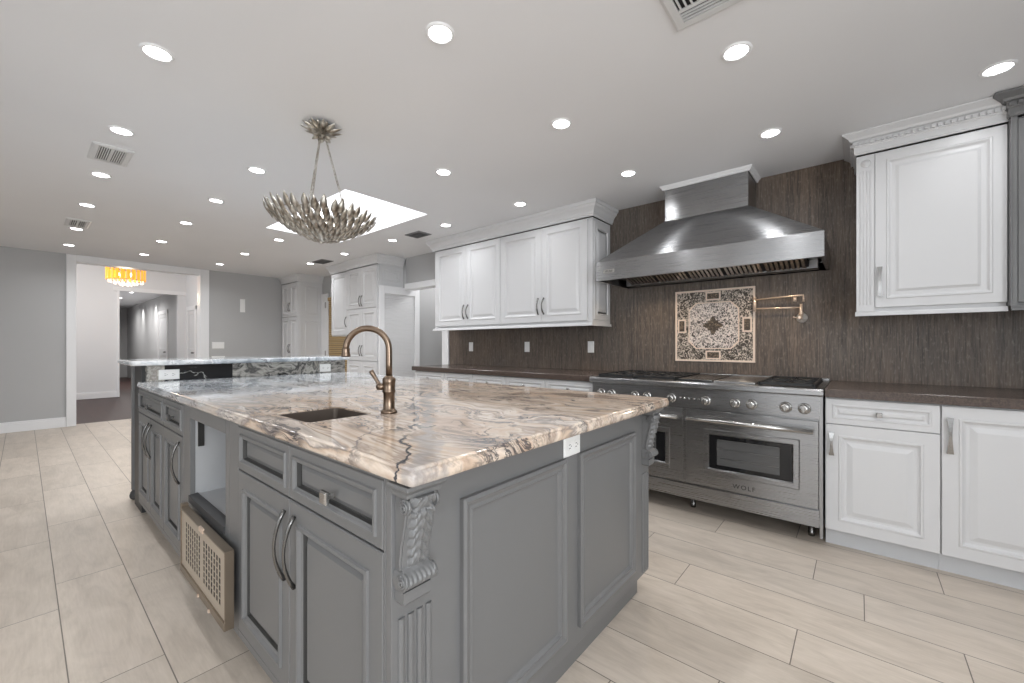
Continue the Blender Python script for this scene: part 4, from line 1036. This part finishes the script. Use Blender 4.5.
for ri, (r0, n, ln, wd) in enumerate([(.008, 8, .055, .014), (.030, 11, .06, .015), (.055, 15, .062, .016), (.082, 18, .066, .0165), (.11, 22, .068, .017), (.14, 25, .07, .017), (.17, 28, .07, .0175), (.20, 31, .072, .0175), (.232, 34, .074, .018), (.262, 38, .078, .018)]):
    for k in range(n):
        a = 2*PI*(k+.5*(ri % 2))/n+random.uniform(-.03, .03); e_ = .006*(k % 2)
        sl = math.atan2(mer(r0+.05)-mer(r0), .05)-.02+random.uniform(-.10, .10)
        out = Vector((math.cos(a)*math.cos(sl), math.sin(a)*math.cos(sl), math.sin(sl))); up = Vector((-math.cos(a)*math.sin(sl), -math.sin(a)*math.sin(sl), math.cos(sl)))
        leaf(bm, (math.cos(a)*r0, math.sin(a)*r0, mer(r0)-.004+e_), out, up, ln*random.uniform(.93, 1.07), wd, .42, .45)
bmesh.ops.rotate(bm, verts=bm.verts, cent=(0, 0, ZB+.1), matrix=TILT)
o = mk('leaf_bowl', bm, 'leaf', PD, fix=False); s_ = o.modifiers.new('solid', 'SOLIDIFY'); s_.thickness = .0012
bm = B()
for r in (.10, .19, .27):
    tube(bm, [(r*math.cos(2*PI*k/32), r*math.sin(2*PI*k/32), mer(r)+.010) for k in range(33)], .0025, 6)
for k in range(3):
    a = math.radians(40+120*k); tube(bm, [(r*math.cos(a), r*math.sin(a), mer(r)+.010) for r in (.0, .08, .16, .27)], .0025, 6)
lathe(bm, [(.004, ZB-.012), (.012, ZB-.008), (.014, ZB), (.006, ZB+.012)], seg=12)
bmesh.ops.rotate(bm, verts=bm.verts, cent=(0, 0, ZB+.1), matrix=TILT); mk('inner_frame', bm, 'leaf', PD)
bm = B()
for ri, (n, ln, sl, z) in enumerate([(11, .105, .02, -.052), (10, .088, .30, -.060), (8, .07, .65, -.070), (6, .045, -.5, -.072)]):
    for k in range(n):
        a = 2*PI*(k+.5*(ri % 2))/n+.2; out = Vector((math.cos(a)*math.cos(sl), math.sin(a)*math.cos(sl), math.sin(sl))); up = Vector((-math.cos(a)*math.sin(sl), -math.sin(a)*math.sin(sl), math.cos(sl)))
        leaf(bm, (math.cos(a)*.012, math.sin(a)*.012, z), out, up, ln, .019, .30, .5)
o = mk('leaf_canopy', bm, 'leaf', PD, fix=False); s_ = o.modifiers.new('solid', 'SOLIDIFY'); s_.thickness = .0012
bm = B(); lathe(bm, [(.055, -.001), (.055, -.008), (.030, -.018), (.014, -.030), (.012, -.075), (.004, -.085)], seg=20); mk('canopy_plate', bm, 'leaf', PD)
def link(bm, c, d, flip, ln=.026, wd=.0075, r=.0019):
    d = d.normalized(); s1 = d.cross(Vector((1, 0, 0) if flip else (0, 1, 0))).normalized()
    if flip: s1 = d.cross(s1)
    pts = [c+d*ln/2*math.cos(2*PI*k/10)*1.0+s1*wd*math.sin(2*PI*k/10) for k in range(11)]; tube(bm, pts, r, 5, False)
for k in range(3):
    a = math.radians(65+120*k); p0 = Vector((math.cos(a)*.02, math.sin(a)*.02, -.075)); p1 = Vector((math.cos(a)*.16, math.sin(a)*.16, mer(.16)+.02))
    bm = B(); dd = p1-p0; n = int(dd.length/.0205)
    for j in range(n): link(bm, p0+dd*(j+.5)/n, dd, j % 2 == 1)
    mk('chain', bm, 'leaf', PD)
for k in range(3):
    a = math.radians(100+120*k); bm = B(); lathe(bm, [(.010, -.60), (.024, -.582), (.027, -.565), (.022, -.545), (.008, -.530)], (math.cos(a)*.06, math.sin(a)*.06, 0), 12); b_ = mk('bulb', bm, 'bulb', PD)
    bm = B(); lathe(bm, [(.010, -.655), (.010, -.601)], (math.cos(a)*.06, math.sin(a)*.06, 0), 10); mk('lamp_holder', bm, 'leaf', PD)

# ------------------------------------------------------------------ amber chandelier in the foyer
CH = thing('amber_chandelier', 'amber glass chandelier with clear crystal drops in the foyer', 'chandelier', (-10.7, 1.27, 3.3))
bm = B(); lathe(bm, [(.07, .0), (.07, -.02), (.02, -.03), (.010, -.04), (.010, -.70)], seg=14); mk('rod', bm, 'chrome', CH)
bm = B(); Rr = .26
tube(bm, [(Rr*math.cos(2*PI*k/28), Rr*math.sin(2*PI*k/28), -.68) for k in range(29)], .008, 6); tube(bm, [(Rr*1.04*math.cos(2*PI*k/28), Rr*1.04*math.sin(2*PI*k/28), -.90) for k in range(29)], .008, 6)
for k in range(4): a = k*PI/2; tube(bm, [(0, 0, -.68), (Rr*math.cos(a), Rr*math.sin(a), -.68), (Rr*math.cos(a), Rr*math.sin(a), -.90)], .006, 6)
mk('frame', bm, 'brass', CH)
for k in range(22):
    a = 2*PI*k/22; bm = B(); c_, s_ = math.cos(a), math.sin(a); r = Rr+.012; w = .028
    L0 = [(r*c_-w*s_, r*s_+w*c_), (r*c_+w*s_, r*s_-w*c_), ((r+.012)*c_+w*.6*s_, (r+.012)*s_-w*.6*c_), ((r+.012)*c_-w*.6*s_, (r+.012)*s_+w*.6*c_)]
    prism(bm, L0, -.905, -.70+.012*(k % 2), 'z'); mk('amber_pane', bm, 'amber', CH)
for rr_, n, z in ((.25, 22, -.93), (.17, 14, -.955), (.08, 7, -.985)):
    for k in range(n):
        a = 2*PI*k/n; bm = B(); lathe(bm, [(.002, .04), (.010, .012), (.015, -.004), (.008, -.02), (.001, -.03)], (rr_*math.cos(a), rr_*math.sin(a), z), 6, smooth=False); mk('crystal_drop', bm, 'crystal', CH)
for k in range(4):
    a = k*PI/2+.4; bm = B(); lathe(bm, [(.008, -.84), (.018, -.82), (.020, -.80), (.008, -.77)], (.12*math.cos(a), .12*math.sin(a), 0), 10); mk('bulb', bm, 'bulb', CH)
l = bpy.data.lights.new('chandelier_glow', 'POINT'); l.energy = 12; l.color = (1, .8, .55); l.shadow_soft_size = .1
o = bpy.data.objects.new('chandelier_glow', l); COL.objects.link(o); o.location = (-10.7, 1.27, 2.15)

GROUPS = {'recessed_light': 'round recessed lights in the ceilings', 'ceiling_vent': 'air vents in the ceiling', 'base_cabinet': 'white base cabinets along the range wall',
          'wall_outlet': 'white outlet plates', 'light_switch': 'switch plates on the grey wall', 'island_cabinet': 'grey cabinet units of the island', 'wall_cabinet': 'wall cabinets of the kitchen',
          'tall_cabinet': 'tall white cabinets at the far end', 'crown_moulding': 'crown mouldings over the white wall cabinets', 'light_rail': 'light rails under the white wall cabinets'}
for o in bpy.data.objects:
    if o.parent is None and o.name.split('.')[0] in GROUPS: o['group'] = GROUPS[o.name.split('.')[0]]
